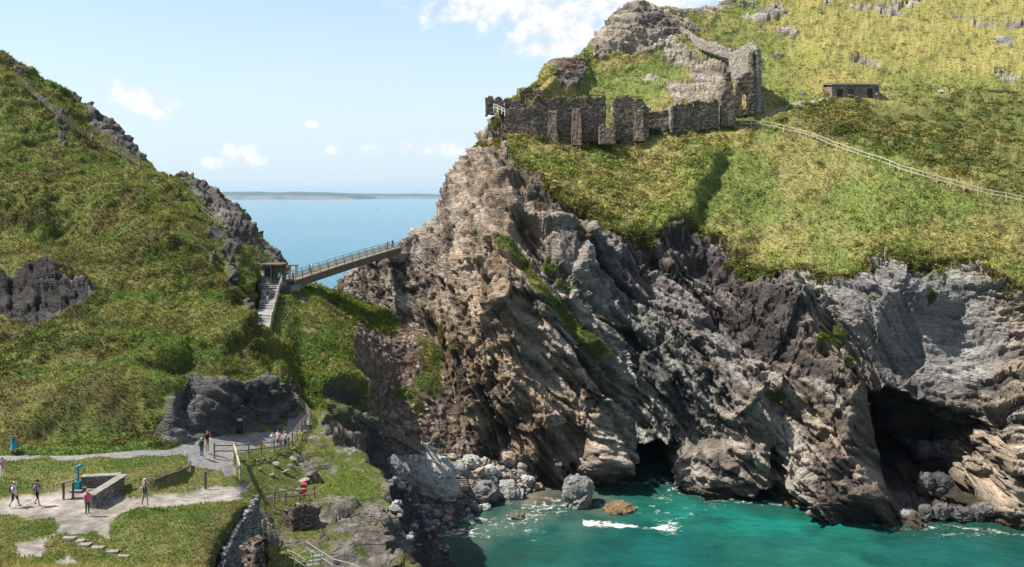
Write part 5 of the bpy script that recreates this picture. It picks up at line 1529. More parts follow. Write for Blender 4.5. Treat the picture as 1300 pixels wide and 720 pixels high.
# landing between bridge and hut
Yk = 141
def kp(px, py, Y=Yk): return P(px, py, Y)
ld = MB(); a = P(330, 359.6, 139.5); b = P(374, 357.3, 146)
ld.hexa([(a.x, 138.6, a.z - 1.2), (b.x - 3.2, 138.6, a.z - 1.2), (b.x + .6, 147.2, a.z - 1.2), (a.x, 147.2, a.z - 1.2)],
        [(a.x, 138.6, a.z), (b.x - 3.2, 138.6, a.z), (b.x + .6, 147.2, b.z), (a.x, 147.2, a.z)])
solo(ld, 'landing', M_STEP, 'paved landing in front of the gate hut at the head of the steps', 'landing')
root = thing('gate_hut', a, 'small flat roofed gate hut of stone beside the footbridge', 'hut')
zk = a.z; hh = 21.5 / F * Yk
x0, x1, x2 = kp(330, 0).x, kp(345, 0).x, kp(357, 0).x
w_ = MB()
w_.box(((x0 + x1) / 2 - .55, Yk, zk + hh / 2 - .3), (x1 - x0 - 1.1, .3, hh + .6))
w_.box((x1 - .12, Yk, zk + hh / 2), (.24, .3, hh)); w_.box((x1 - .7, Yk, zk + .45), (.92, .3, .9)); w_.box((x1 - .7, Yk, zk + hh - .2), (.92, .3, .4))
w_.box((x0 + .15, Yk + 1.5, zk + hh / 2), (.3, 2.7, hh)); w_.box(((x0 + x2) / 2, Yk + 3, zk + hh / 2), (x2 - x0, .3, hh))
w_.build('wall', M_CONC, root)
wo = MB().box((x1 - .7, Yk + .05, zk + 1.65), (.92, .04, 1.5)).build('window', M_DARK, root)
MB().box((x1 - .7, Yk - .02, zk + 1.65), (.06, .06, 1.5)).box((x1 - .7, Yk - .023, zk + 1.65), (.92, .05, .06)).build('frame', M_TIMBER, wo)
for x_ in (x1 + .45, (x1 + x2) / 2 + .2, x2 - .1): MB().box((x_, Yk + .02, zk + hh / 2), (.16, .16, hh)).build('post', M_TIMBER, root)
MB().box(((x0 + x2) / 2, Yk + 1.4, zk + hh + .1), (x2 - x0 + .5, 3.9, .2)).build('roof', M_DARKTIM, root)
bo = MB().box((x0 + .5, Yk - .19, zk + 1.5), (.5, .05, .8)).build('notice', M_WHITE, root)
root = thing('shelter', P(372, 352, 150), 'little open timber shelter at the head of the footbridge', 'shelter')
sh = P(372, 352, 150)
for dx in (-.6, .6):
    for dy_ in (-.5, .5): MB().box(sh + Vector((dx, dy_, .9)), (.14, .14, 2.2)).build('post', M_TIMBER, root)
MB().box(sh + Vector((0, 0, 2.06)), (1.6, 1.4, .14)).build('roof', M_DARKTIM, root)

# the flight of slate steps below the hut
s0l, s0r = P(334, 361, 137.0), P(354, 361, 137.0)
s1l, s1r = P(323, 414, 108.5), P(341, 424, 107.0)
st_m = MB(); NS = 30
runs = []
zz = 0
for k in range(NS):
    t0, t1 = k / NS, (k + 1) / NS
    # landings: long flat stretches with short flights between
    a0, b0 = s0l.lerp(s1l, t0), s0r.lerp(s1r, t0); a1, b1 = s0l.lerp(s1l, t1), s0r.lerp(s1r, t1)
    def stair(t):
        seg = t * 4; i_ = math.floor(seg); f_ = seg - i_
        return (i_ + (min(f_ / .35, 1) if True else 0)) / 4
    ztop = s0l.z + (s1l.z - s0l.z) * (round(stair((t0 + t1) / 2) * 20) / 20)
    if k == 13: STEP_SPOT = Vector(((a0.x + b1.x) / 2, (a0.y + b1.y) / 2, ztop))
    st_m.hexa([(a1.x, a1.y, ztop - 1.6), (b1.x, b1.y, ztop - 1.6), (b0.x, b0.y, ztop - 1.6), (a0.x, a0.y, ztop - 1.6)],
              [(a1.x, a1.y, ztop), (b1.x, b1.y, ztop), (b0.x, b0.y, ztop), (a0.x, a0.y, ztop)])
solo(st_m, 'slate_steps', M_STEP, 'flight of grey slate steps with landings climbing to the gate hut', 'steps')
fence('stair_railing', 'pale railing down the right side of the slate steps below the hut', path3d([(358,358,139),(355,367,136),(349,392,122),(344,414,113),(342,427,108)], spacing=2.6), 1.15, (.4, .75, 1.12), .11, .06, .1, M_PALETIM, cat='railing')
fence('stair_railing', 'railing with upright posts between the steps and the bridge deck', path3d([(358,359,139),(364,362,141),(372,360,144)], n=4), 1.2, (.4, .8, 1.15), .11, .06, .09, M_TIMBER, cat='railing')

# ================================================================== FENCES ALONG THE LOWER PATH AND DOWN TO THE BEACH
def gfence(label, pix, spacing=2.4, name='timber_fence', **kw):
    return fence(name, label, [ground(p[0], p[1]) if len(p) == 2 else P(*p) for p in []] or path3d(pix, spacing=spacing), **kw)
gfence('fence along the outer edge of the lower path, past the standing group', [(272,579),(297,579),(320,577),(343,574),(366,570)], 1.9, rails=(.45, .95), rw=.06, rh=.1)
gfence('fence climbing from the group of visitors to the bend of the path', [(366,570),(374,559),(384,545),(394,533)], 1.9, rails=(.45, .75, 1.05))
gfence('fence on the upper path beside the grey rock face', [(394,533),(387,524),(379,515),(370,508)], 1.9, rails=(.45, .75, 1.05))
gfence('fence above the dark gully leading down towards the beach', [(373,508,99),(392,516,103),(408,524,106),(421,530,108),(433,535,109),(447,541,111),(462,547,114)], 1.7, rails=(.4, .75, 1.05), pm=M_TIMBER)
gfence('plank handrail sloping down beside the stepped side path', [(297,579),(305,607)], 2.6, rails=(1.0,), rm=M_PALETIM, rw=.16, rh=.14, pm=M_PALETIM, cat='handrail', name='handrail')
gfence('low timber railing on the bluff beside the red lifebuoy box', [(336,640),(358,637),(380,635),(399,632)], 1.4, post_h=1.0, rails=(.45, .9))
gfence('short timber gate rail at the foot of the terrace wall', [(334,678),(340,681),(345,684)], .8, post_h=1.1, rails=(.3, .6, 1.0), pm=M_PALETIM, cat='gate', name='gate')

# boardwalk, stairs and steps to the beach
w0, w1, w2 = P(466, 548, 116), P(499, 556, 127), P(536, 577, 131.5)
root = thing('boardwalk', w0, 'railed timber boardwalk zigzagging down from the gully to the beach', 'boardwalk')
m = MB()
for a, b in ((w0, w1), (w1, w2)):
    for k in range(12): m.bar(a.lerp(b, k / 12), a.lerp(b, (k + .9) / 12), 1.5, .08)
m.build('deck', M_TIMBER, root)
for a, b, n_ in ((w0, w1, 5), (w1, w2, 5)):
    d = (b - a); s_ = Vector((d.y, -d.x, 0)).normalized() * .75
    for sg in (1, -1):
        for k in range(n_ + 1):
            p = a.lerp(b, k / n_) + s_ * sg
            MB().bar(p - Vector((0, 0, 1.6)), p + Vector((0, 0, 1.1)), .11, .11).build('post', M_TIMBER, root)
        rl = MB()
        for hh in (.45, .78, 1.1): rl.bar(a + s_ * sg + Vector((0, 0, hh)), b + s_ * sg + Vector((0, 0, hh)), .06, .1)
        rl.build('rails', M_TIMBER, root)
e0, e1 = P(539, 562, 131), P(556, 587, 134)
root = thing('metal_stairs', e1, 'steep galvanised stairs behind the big pale slab on the beach', 'stairs')
d = e1 - e0; s_ = Vector((d.y, -d.x, 0)).normalized() * .6
for sg in (1, -1):
    MB().bar(e0 + s_ * sg, e1 + s_ * sg, .06, .25).build('stringer', M_STEEL, root)
    rl = MB().tube([e0 + s_ * sg + Vector((0, 0, 1)), e1 + s_ * sg + Vector((0, 0, 1))], .035)
    for k in range(4):
        p = e0.lerp(e1, k / 3) + s_ * sg; rl.tube([p, p + Vector((0, 0, 1))], .03)
    rl.build('handrail', M_STEEL, root)
for k in range(12):
    p = e0.lerp(e1, (k + .5) / 12); MB().box(p, (1.15, .32, .04), math.atan2(s_.y, s_.x)).build('tread', M_STEEL, root)
m = MB()
for k in range(6):
    p = P(587, 617 - k * 2.6, 139.6 + k * .45); m.box(p - Vector((k * .1, 0, .3)), (2.1, .62, .75))
solo(m, 'beach_steps', M_DARKTIM, 'short flight of dark timber steps between boulders on the beach', 'steps')

# red lifebuoy housing on the bluff
g_ = ground(386, 634)
root = thing('lifebuoy_box', g_, 'bright red lifebuoy box on a post by the bluff railing', 'lifebuoy')
MB().bar(g_ - Vector((0, 0, .3)), g_ + Vector((0, 0, .7)), .1, .1).build('post', M_TIMBER, root)
bx = MB().box(g_ + Vector((0, -.06, .98)), (.46, .22, .72))
bx.build('box', M_RED, root)
MB().box(g_ + Vector((0, -.18, 1.0)), (.3, .012, .12)).build('label_plate', M_WHITE, root)
MB().hexa([g_ + Vector(v) for v in ((-.28, -.2, 1.343), (.28, -.2, 1.343), (.28, .08, 1.343), (-.28, .08, 1.343))],
          [g_ + Vector(v) for v in ((-.24, -.16, 1.42), (.24, -.16, 1.42), (.24, .06, 1.48), (-.24, .06, 1.48))]).build('lid', M_RED, root)

# tubular handrails and stair at the bottom edge
def tube_rail(label, pix, Y, h=1.0):
    pts = [P(x, y, d) for x, y, d in pix]
    root = thing('metal_handrail', pts[0] - Vector((0, 0, h)), label, 'handrail')
    MB().tube(pts, .035).build('top_rail', M_STEEL, root)
    MB().tube([p - Vector((0, 0, .45)) for p in pts], .025).build('mid_rail', M_STEEL, root)
    for p in pts: MB().tube([p, p - Vector((0, 0, h + .4))], .03).build('post', M_STEEL, root)
tube_rail('long galvanised handrail crossing the rocks at the bottom edge', [(388,687,66),(406,699,65),(423,710,64),(440,714,63.5),(462,722,62)], 64)
tube_rail('short galvanised handrail left of the stair hatch at the bottom edge', [(362,697,64),(374,702,63),(388,711,61)], 63)
root = thing('stair_hatch', P(392, 716, 60), 'looped metal guard around a small stair on the rocks at the bottom edge', 'handrail')
for k, px in enumerate((381, 391)):
    a = P(px, 722, 60 + k); c_ = P(px + 2, 702, 60 + k)
    MB().tube([a, a.lerp(c_, .7), c_, c_ + Vector((.3, .2, .1)), c_ + Vector((.7, .3, -.1)), P(px + 16, 722, 60.6 + k)], .03).build('hoop', M_STEEL, root)
st = P(394, 715, 60.5)
for k in range(4): MB().box(st + Vector((.1 * k, .25 * k, .2 * k - .4)), (.8, .26, .05), .3).build('tread', M_STEEL, root)

# dry-stone pieces on the bluff and the terrace wall
gd = ground(385, 668).y
ruin_wall('dry_stone_wall', 'dark dry stone retaining wall below the bluff railing', [(360,647,676,71.5),(372,643,678,71),(390,640,676,71.6),(406,640,672,73)], mat=M_BRWALL, seed=21, thick=.7, cell=.2, ragged=.2)
ruin_wall('ruined_masonry', 'corner of ruined brown masonry at the foot of the terrace cliff', [(306,690,745,53.5),(316,684,745,53),(326,687,745,52.6),(337,692,745,52.8)], mat=M_BRWALL, seed=22, thick=1.0, cell=.16, ragged=.15)
ruin_wall('terrace_wall', 'tall grey slate retaining wall holding up the end of the terrace', [(276,734,800,51),(285,706,780,54),(295,680,765,57),(308,658,750,60),(321,639,735,63),(330,626,725,65)], mat=masonry_mat('slate_face', (.105, .11, .115), (.21, .21, .21), (.04, .04, .042), 1.6, 7), seed=23, thick=.35, cell=.2, ragged=.25)

# ================================================================== TERRACE FURNITURE
g_ = ground(99, 621)
root = thing('coin_telescope', g_, 'teal coin operated telescope on its pedestal behind the low stone wall', 'telescope')
MB().box(g_ + Vector((0, 0, .28)), (.42, .42, .62)).build('plinth', M_TEAL, root)
MB().tube([g_ + Vector((0, 0, .5)), g_ + Vector((0, 0, 1.45))], [.085, .07], 12).build('column', M_TEAL, root)
hd0 = g_ + Vector((0, 0, 1.62))
hb_ = MB().tube([hd0 + Vector((-.3, .1, -.1)), hd0 + Vector((-.1, .03, -.02)), hd0 + Vector((.22, -.06, .12)), hd0 + Vector((.32, -.09, .16))], [.07, .13, .13, .10], 12)
hb_.build('telescope_head', M_TEAL, root, True)
MB().tube([hd0 + Vector((0, 0, -.24)), hd0 + Vector((0, 0, 0))], .05, 10).build('yoke', M_TEAL, root)
MB().box(g_ + Vector((0, 0, -.02)), (.9, .9, .1)).build('base_slab', M_STONE, root)

root_c = ground(150, 630)
m = MB()
zt = root_c.z
A1, A2, A3 = P(104, 614.5, 64.6), P(154, 614, 64.8), P(118, 640, 60.6)
zc_ = A3.z
def low_wall(a, b, w, z0, z1):
    d = Vector((b.x - a.x, b.y - a.y, 0)).normalized(); s_ = Vector((d.y, -d.x, 0)) * w / 2
    return MB().hexa([(p.x, p.y, z0) for p in (a - s_, b - s_, b + s_, a + s_)], [(p.x, p.y, z1) for p in (a - s_, b - s_, b + s_, a + s_)])
root = thing('low_stone_wall', (A2.x, A2.y, zc_), 'low angled stone wall around the telescope viewpoint', 'wall')
ztop = zc_ + .62
w_ = low_wall(A2, A3, .5, zc_ - .5, ztop); w2_ = low_wall(A1, A2 + Vector((.1, .18, 0)), .5, zc_ - .5, ztop - .004)
w_._add(w2_.v, w2_.f); w_.build('wall', M_SLATEN, root)
c_ = low_wall(A2 + Vector((.12, .1, 0)), A3 + Vector((-.1, -.1, 0)), .66, ztop + .002, ztop + .1); c2_ = low_wall(A1, A2 + Vector((-.15, .2, 0)), .66, ztop + .002, ztop + .096)
c_._add(c2_.v, c2_.f); c_.build('coping', M_STONE, root)

g_ = ground(86, 632)
root = thing('lectern_sign', g_, 'slanted timber information lectern left of the telescope', 'sign')
for dx in (0, .62): MB().bar(g_ + Vector((dx - .3, .2 * dx, -.3)), g_ + Vector((dx - .3, .2 * dx, 1.0)), .12, .12).build('post', M_DARKTIM, root)
MB().hexa([g_ + Vector(v) for v in ((-.65, -.2, .95), (.5, -.1, 1.25), (.5, .5, 1.3), (-.65, .4, 1.0))], [g_ + Vector(v) for v in ((-.65, -.2, 1.01), (.5, -.1, 1.31), (.5, .5, 1.36), (-.65, .4, 1.06))]).build('panel', M_DARKTIM, root)
g_ = ground(261, 618)
m = MB().bar(g_ - Vector((0, 0, .3)), g_ + Vector((0, 0, 1.2)), .16, .16)
solo(m, 'marker_post', M_DARKTIM, 'single dark wooden post standing on the grass edge by the path', 'post')
g_ = ground(304.5, 551)
root = thing('notice_board', g_, 'tall dark notice board with a pale blue panel against the grey rock face', 'sign')
MB().box(g_ + Vector((0, 0, .85)), (.72, .1, 1.75)).build('board', M_DARK, root)
MB().box(g_ + Vector((0, -.062, 1.42)), (.5, .02, .26)).build('header', M_PANEL, root)
MB().box(g_ + Vector((0, -.062, .85)), (.5, .02, .7)).build('panel', M_NAVY, root)
for s_ in (-1, 1): MB().box(g_ + Vector((s_ * .4, 0, .8)), (.08, .12, 1.9)).build('post', M_DARKTIM, root)
sp_ = [(88,683),(100,686),(108,691),(124,695),(143,700),(156,706)]
for k, (x, y) in enumerate(sp_):
    g_ = ground(x, y)
    rg = random.Random(k)
    m = MB().hexa([g_ + Vector((dx * (.32 + rg.random() * .12), dy_ * (.17 + rg.random() * .06), -.25)) for dx, dy_ in ((-1, -1), (1, -1), (1, 1), (-1, 1))],
                  [g_ + Vector((dx * (.30 + rg.random() * .12), dy_ * (.15 + rg.random() * .06), .02 + rg.random() * .03)) for dx, dy_ in ((-1, -1), (1, -1), (1, 1), (-1, 1))])
    solo(m, 'stepping_stone', M_STONE, 'pale stone step in the row on the grass in the lower left', 'step', 'stone steps in the grass')
ed = [ground(x, y) for x, y in ((242,587),(238,594),(226,600),(210,605),(195,611))]
m = MB()
for a, b in zip(ed[:-1], ed[1:]): m.bar(a + Vector((0, 0, .03)), b + Vector((0, 0, .03)), .12, .2)
solo(m, 'timber_edging', M_DARKTIM, 'curved brown timber edging around the grassy bank', 'edging')

# ================================================================== BOULDERS
def rock_mesh(seed, sub=3, chunk=.55, amp=.42, bed=0):
    bm = bmesh.new(); bmesh.ops.create_icosphere(bm, subdivisions=sub, radius=1)
    co = np.array([v.co[:] for v in bm.verts])
    co = co * A(1, 1, .92); f_, b_, r_ = facets(co + seed * 7.3, chunk * 1.6, seed); f2_, _, _ = facets(co + seed * 3.1, chunk * .7, seed + 5)
    r = 1 + amp * f_ * .8 + amp * .22 * f2_ + .08 * fbm(co + seed, 3, 3, seed)
    co = co * r[:, None]
    for v, c in zip(bm.verts, co): v.co = c
    me = bpy.data.meshes.new('boulder'); bm.to_mesh(me); bm.free()
    return me
ROCKS = [rock_mesh(k, 3) for k in range(7)]
ROCKS_BIG = [rock_mesh(20 + k, 5, .5, .36) for k in range(3)]
def boulder(p, size, mat, label, group=None, mesh=None, rot=None, name='boulder', cat='boulder'):
    me = (mesh or random.choice(ROCKS)).copy()
    me.materials.clear(); me.materials.append(mat)
    o = bpy.data.objects.new(name, me); COL.objects.link(o)
    o.location = p; o.scale = size
    o.rotation_euler = rot or (random.uniform(-.3, .3), random.uniform(-.3, .3), random.uniform(0, 6.3))
    return tag(o, label, cat, group)
def brock(px, py, wpx, hpx, mat, label, depth=None, **kw):
    """boulder whose foot stands at photo (px, py), wpx by hpx pixels large"""
    g_ = P(px, py, depth) if depth else ground(px, py)
    s = g_.y / F
    kw.setdefault('rot', (random.uniform(-.3, .3), random.uniform(-.35, .35), random.uniform(-.6, .6)))
    return boulder(g_ + Vector((0, wpx * s * .25, hpx * s * .38)), (wpx * s * .5, wpx * s * .42, hpx * s * .56), mat, label, **kw)
# the big tilted slab
M_SLAB = rock_mat('slab_rock', (.27, .275, .27), (.46, .45, .43))
gs = P(543, 628, 134.5)
boulder(gs + Vector((0, 1.5, 2.4)), (5.0, 3.3, 3.1), M_SLAB, 'huge pale tilted slab, the largest rock on the beach', mesh=rock_mesh(41, 5, .5, .30), rot=(R(-20), R(30), R(8)), cat='rock', name='rock_slab')
brock(500, 622, 34, 44, M_RGREY, 'grey block wedged against the left side of the huge slab', mesh=ROCKS_BIG[1])
brock(613, 637, 42, 26, M_RGREY, 'large rounded grey boulder right of the beach steps', mesh=ROCKS_BIG[0])
brock(647, 638, 34, 28, M_RGREY, 'pale grey boulder at the tide line, right of the rounded one', mesh=ROCKS_BIG[1])
brock(643, 648, 17, 12, M_RMOSS, 'small green weedy boulder at the edge of the water', mesh=ROCKS[2])
brock(657, 662, 21, 11, M_RMOSS, 'weed covered rock awash in the shallows off the beach', depth=134.5, mesh=ROCKS[3])
brock(734, 643, 42, 40, M_RGREY, 'dark upright boulder standing in the water below the buttress', depth=139.5, mesh=ROCKS_BIG[2])
brock(788, 653, 40, 10, M_LICHEN, 'ochre weedy rock awash in front of the left cave', depth=137.0, mesh=ROCKS_BIG[0])
brock(644, 592, 24, 20, M_RTAN, 'orange brown boulder at the top of the beach below the cliff', mesh=ROCKS[1])
brock(584, 606, 22, 20, M_RGREY, 'upright grey boulder beside the top of the beach steps', mesh=ROCKS[4])
brock(606, 606, 24, 13, M_RTAN, 'flat tan boulder behind the rounded grey one', mesh=ROCKS[5])
for (x, y, w, h, mt, lb) in [(1153,664,20,18,M_RGREY,'pale block at the left mouth of the large right hand cave'),(1177,658,17,18,M_RDARK,'dark block beside the pale one in the mouth of the large cave'),
                          (1198,660,24,22,M_RDARK,'round dark boulder in the middle of the large cave mouth'),(1224,664,38,20,M_RDARK,'broad dark boulder in the right of the large cave mouth'),
                          (1255,655,32,16,M_RDARK,'wide boulder at the right wall of the large cave'),(1246,663,17,18,M_RDARK,'small upright boulder in front of the wide one at the cave'),
                          (1270,675,30,20,M_RGREY,'grey boulder outside the right wall of the large cave'),(1178,622,17,24,M_RDARK,'left of the two tall boulders deep in the large cave'),
                          (1197,627,25,28,M_RDARK,'right of the two tall boulders deep in the large cave'),(1180,678,60,13,M_RTAN,'low tan shelf rock at the waterline before the large cave'),
                          (1232,680,36,9,M_RTAN,'thin tan shelf rock awash right of the larger shelf')]:
    brock(x, y, w, h, mt, lb, depth=133.5 if y > 640 else 139.5, mesh=random.choice(ROCKS_BIG))
brock(520, 612, 26, 22, M_SLAB, 'pale block leaning against the upper left of the huge slab', depth=136, mesh=ROCKS_BIG[2])
brock(600, 594, 26, 15, M_SLAB, 'pale flat slab at the top of the beach above the steps', mesh=ROCKS_BIG[0])
brock(622, 604, 20, 14, M_SLAB, 'pale angular block right of the flat pale slab', mesh=ROCKS_BIG[1])
brock(668, 616, 18, 13, M_SLAB, 'pale block at the right end of the beach under the cliff', mesh=ROCKS_BIG[2])
# loose boulders on the beach and along the scree
rgb = random.Random(5)
area = [(578,588),(618,588),(655,592),(690,612),(680,628),(640,622),(600,620),(570,610)]
area2 = [(490,600),(530,640),(580,640),(640,640),(668,636),(640,652),(590,668),(548,688),(524,706),(510,690),(500,650)]
area3 = [(470,520),(520,470),(560,520),(600,580),(560,588),(530,560)]
cnt = 0
spots = []
while cnt < 255:
    k = rgb.random()
    ar = area if k < .45 else (area2 if k < .88 else area3)
    x = rgb.uniform(min(a for a, b in ar), max(a for a, b in ar)); y = rgb.uniform(min(b for a, b in ar), max(b for a, b in ar))
    if not in_poly(np.array([x]), np.array([y]), ar)[0]: continue
    wpx = (rgb.uniform(3, 8) if rgb.random() < .75 else rgb.uniform(8, 17))
    if ar is area3: wpx *= .8
    mt, kind_, lb, gp = rgb.choice([(M_RPALE, 'p', 'loose pale boulder among many on the cove beach', 'pale boulders on the beach'), (M_RGREY, 'g', 'loose grey boulder among many on the cove beach', 'grey boulders on the beach'), (M_RGREY, 'g', 'loose grey boulder among many on the cove beach', 'grey boulders on the beach'),
                                  (M_RDARK, 'd', 'loose dark boulder among many on the cove beach', 'dark boulders on the beach'), (M_RTAN, 't', 'loose tan boulder among many below the cliff', 'tan boulders below the cliff')] if ar is not area3 else
                                 [(M_RTAN, 't', 'loose tan boulder among many below the cliff', 'tan boulders below the cliff'), (M_RDARK, 's', 'small dark stone lying on the scree gully', 'dark stones on the scree')])
    if ar is area and mt is M_RDARK: mt, lb, gp = M_RTAN, 'loose tan boulder among many below the cliff', 'tan boulders below the cliff'
    brock(x, y, wpx, wpx * rgb.uniform(.5, .8), mt, lb, group=gp)
    cnt += 1
# pebbles between them, beyond counting
rg = np.random.default_rng(9)
bmv = []; bmf = []
tet = np.array([(1, 0, 0), (-1, 0, 0), (0, 1, 0), (0, -1, 0), (0, 0, 1), (0, 0, -1)], float)
tf = np.array([(0, 2, 4), (2, 1, 4), (1, 3, 4), (3, 0, 4), (2, 0, 5), (1, 2, 5), (3, 1, 5), (0, 3, 5)])
bflat = BEA.reshape(-1, 3); bflat = bflat[bflat[:, 2] > .1]
pi = rg.choice(len(bflat), 7000)
pp = bflat[pi] + rg.normal(size=(7000, 3)) * A(.2, .2, .03)
sz = rg.uniform(.10, .38, (7000, 1)) ** 1.0
vv = pp[:, None] + tet[None] * (sz[:, None] * rg.uniform(.6, 1.2, (7000, 6, 1))) * A(1, 1, .6)
cc = np.repeat(A(.19, .185, .18) * rg.uniform(.35, 1.7, (7000, 1)) * (1 + rg.uniform(-.12, .12, (7000, 1)) * A(1, 0, -1)), 6, 0)
ff = (tf[None] + (np.arange(7000) * 6)[:, None, None]).reshape(-1, 3)
tag(mesh_from('pebbles', vv.reshape(-1, 3), ff, [M_GROUND], np.concatenate([cc, np.zeros((len(cc), 1))], -1)), 'grey pebbles and cobbles covering the cove beach', kind='stuff')
# loose stones on the mossy bluff
for (x, y, w, h) in [(350,590,9,5),(338,584,6,4),(362,600,10,5),(372,584,8,5),(345,604,7,4),(385,612,12,6),(392,604,9,5),(330,596,6,4),(358,575,6,3),(380,624,10,5),(327,584,5,3),(368,592,6,4)]:
    brock(x, y, w, h * .6, M_RGREY, 'pale loose stone lying on the mossy bluff below the path', group='loose stones on the bluff')

# bushes under the castle walls
def bush(px, py, wpx, label, dark=1.0):
    g_ = ground(px, py); s = g_.y / F * wpx
    rg = np.random.default_rng(int(px))
    pos = np.array([list(g_)] * 14) + rg.normal(size=(14, 3)) * A(s * .28, s * .2, 0) + A(0, 0, s * .05)
    V_, C_ = leaf_clumps(pos, rg.uniform(.25, .45, 14) * s, np.tile(A(.07, .085, .022) * dark, (14, 1)), rg, 90, .9, .16)
    o = thing('bush', g_, label, 'bush')
    mesh_from('foliage', V_ - A(*g_), np.arange(len(V_)).reshape(-1, 3), [M_LEAF], C_, parent=o)
    m = MB()
    for k in range(5): m.tube([g_ - Vector((0, 0, .2)), g_ + Vector((rg.uniform(-.3, .3) * s, rg.uniform(-.2, .2) * s, s * .3))], [.07, .02], 5)
    m.build('stem', M_DARKTIM, o)
bush(828, 170, 17, 'rounded bush under the second castle wall, right of its buttress')
bush(850, 166, 11, 'smaller bush below the low curtain wall')
bush(893, 160, 22, 'broad dark bush at the foot of the curtain wall near the turret', .8)
bush(766, 172, 10, 'bush growing on the mossy stump in the gap of the castle walls', 1.3)
bush(690, 178, 16, 'pale scrubby bush at the foot of the longest castle wall', 1.4)

# ================================================================== BOAT
bpnt = P(480, 266, 0); Yb = H / ((266.5 - EY) / F); bw = P(479, 266.5, Yb)
bw.z = 0
root = thing('motor_boat', bw, 'tiny white motor boat with its wake out on the open sea', 'boat')
m = MB(); L_ = 9.0
sec = [(-1, .9, .9), (-.4, 1.0, .95), (.3, .9, 1.05), (.75, .5, 1.25), (1, .05, 1.5)]
vs = []
for t_, wd, zt_ in sec: vs += [(bw.x - t_ * L_ / 2, bw.y - wd * 1.4, zt_), (bw.x - t_ * L_ / 2, bw.y, -.5), (bw.x - t_ * L_ / 2, bw.y + wd * 1.4, zt_)]
fs = []
for k in range(4):
    o_ = k * 3
    fs += [[o_, o_ + 3, o_ + 4, o_ + 1], [o_ + 1, o_ + 4, o_ + 5, o_ + 2], [o_ + 2, o_ + 5, o_ + 3, o_]]
fs += [[0, 1, 2], [12, 14, 13]]
m._add(vs, fs); m.build('hull', M_WHITE, root)
MB().hexa([(bw.x - 1.2, bw.y - .9, .9), (bw.x + 1.5, bw.y - .9, .9), (bw.x + 1.5, bw.y + .9, .9), (bw.x - 1.2, bw.y + .9, .9)],
          [(bw.x - .6, bw.y - .8, 2.4), (bw.x + 1.4, bw.y - .8, 2.4), (bw.x + 1.4, bw.y + .8, 2.4), (bw.x - .6, bw.y + .8, 2.4)]).build('cabin', M_WHITE, root)
wk = MB()
rgw = random.Random(2)
xs2 = np.linspace(0, 110, 40)
top_ = [(bw.x + 5 + x, bw.y - 1.2 - x * .06 - rgw.random() * 2.0) for x in xs2]; bot_ = [(bw.x + 5 + x, bw.y + 1.2 + x * .06 + rgw.random() * 2) for x in xs2][::-1]
wk.prism(top_ + bot_, .02, .16)
tag(wk.build('wake', M_WHITE), kind='structure')
# ================================================================== PEOPLE
def skin_mat(name, c): return proc_mat(name, c, tuple(x * .88 for x in c), 8, .6, .02)
SKINS = [skin_mat('skin', (.50, .30, .21)), skin_mat('skin_tanned', (.36, .20, .13)), skin_mat('skin_pale', (.58, .38, .29))]
_cl = {}
def cloth(c):
    k = tuple(round(x, 3) for x in c)
    if k not in _cl: _cl[k] = proc_mat('cloth', k, tuple(x * .72 for x in k), 7, .9, .15)
    return _cl[k]
WHITE = (.72, .71, .69); NAVY = (.022, .03, .07); BLACK = (.016, .016, .018); BEIGE = (.42, .34, .23); TEALC = (.03, .30, .36); BLUE = (.05, .22, .55)
PINK = (.62, .12, .22); RED = (.52, .03, .04); GREY = (.28, .29, .31); PURPLE = (.09, .07, .26); GREEN = (.03, .10, .07); MAG = (.45, .03, .25); DENIM = (.07, .11, .20)
M_SHOE = proc_mat('shoe', (.05, .045, .04), (.10, .09, .08), 10, .7, .1)
M_EYE = proc_mat('eye', (.02, .018, .016), None, 5, .3, 0)
M_LIP = proc_mat('lip', (.36, .13, .11), None, 5, .5, 0)

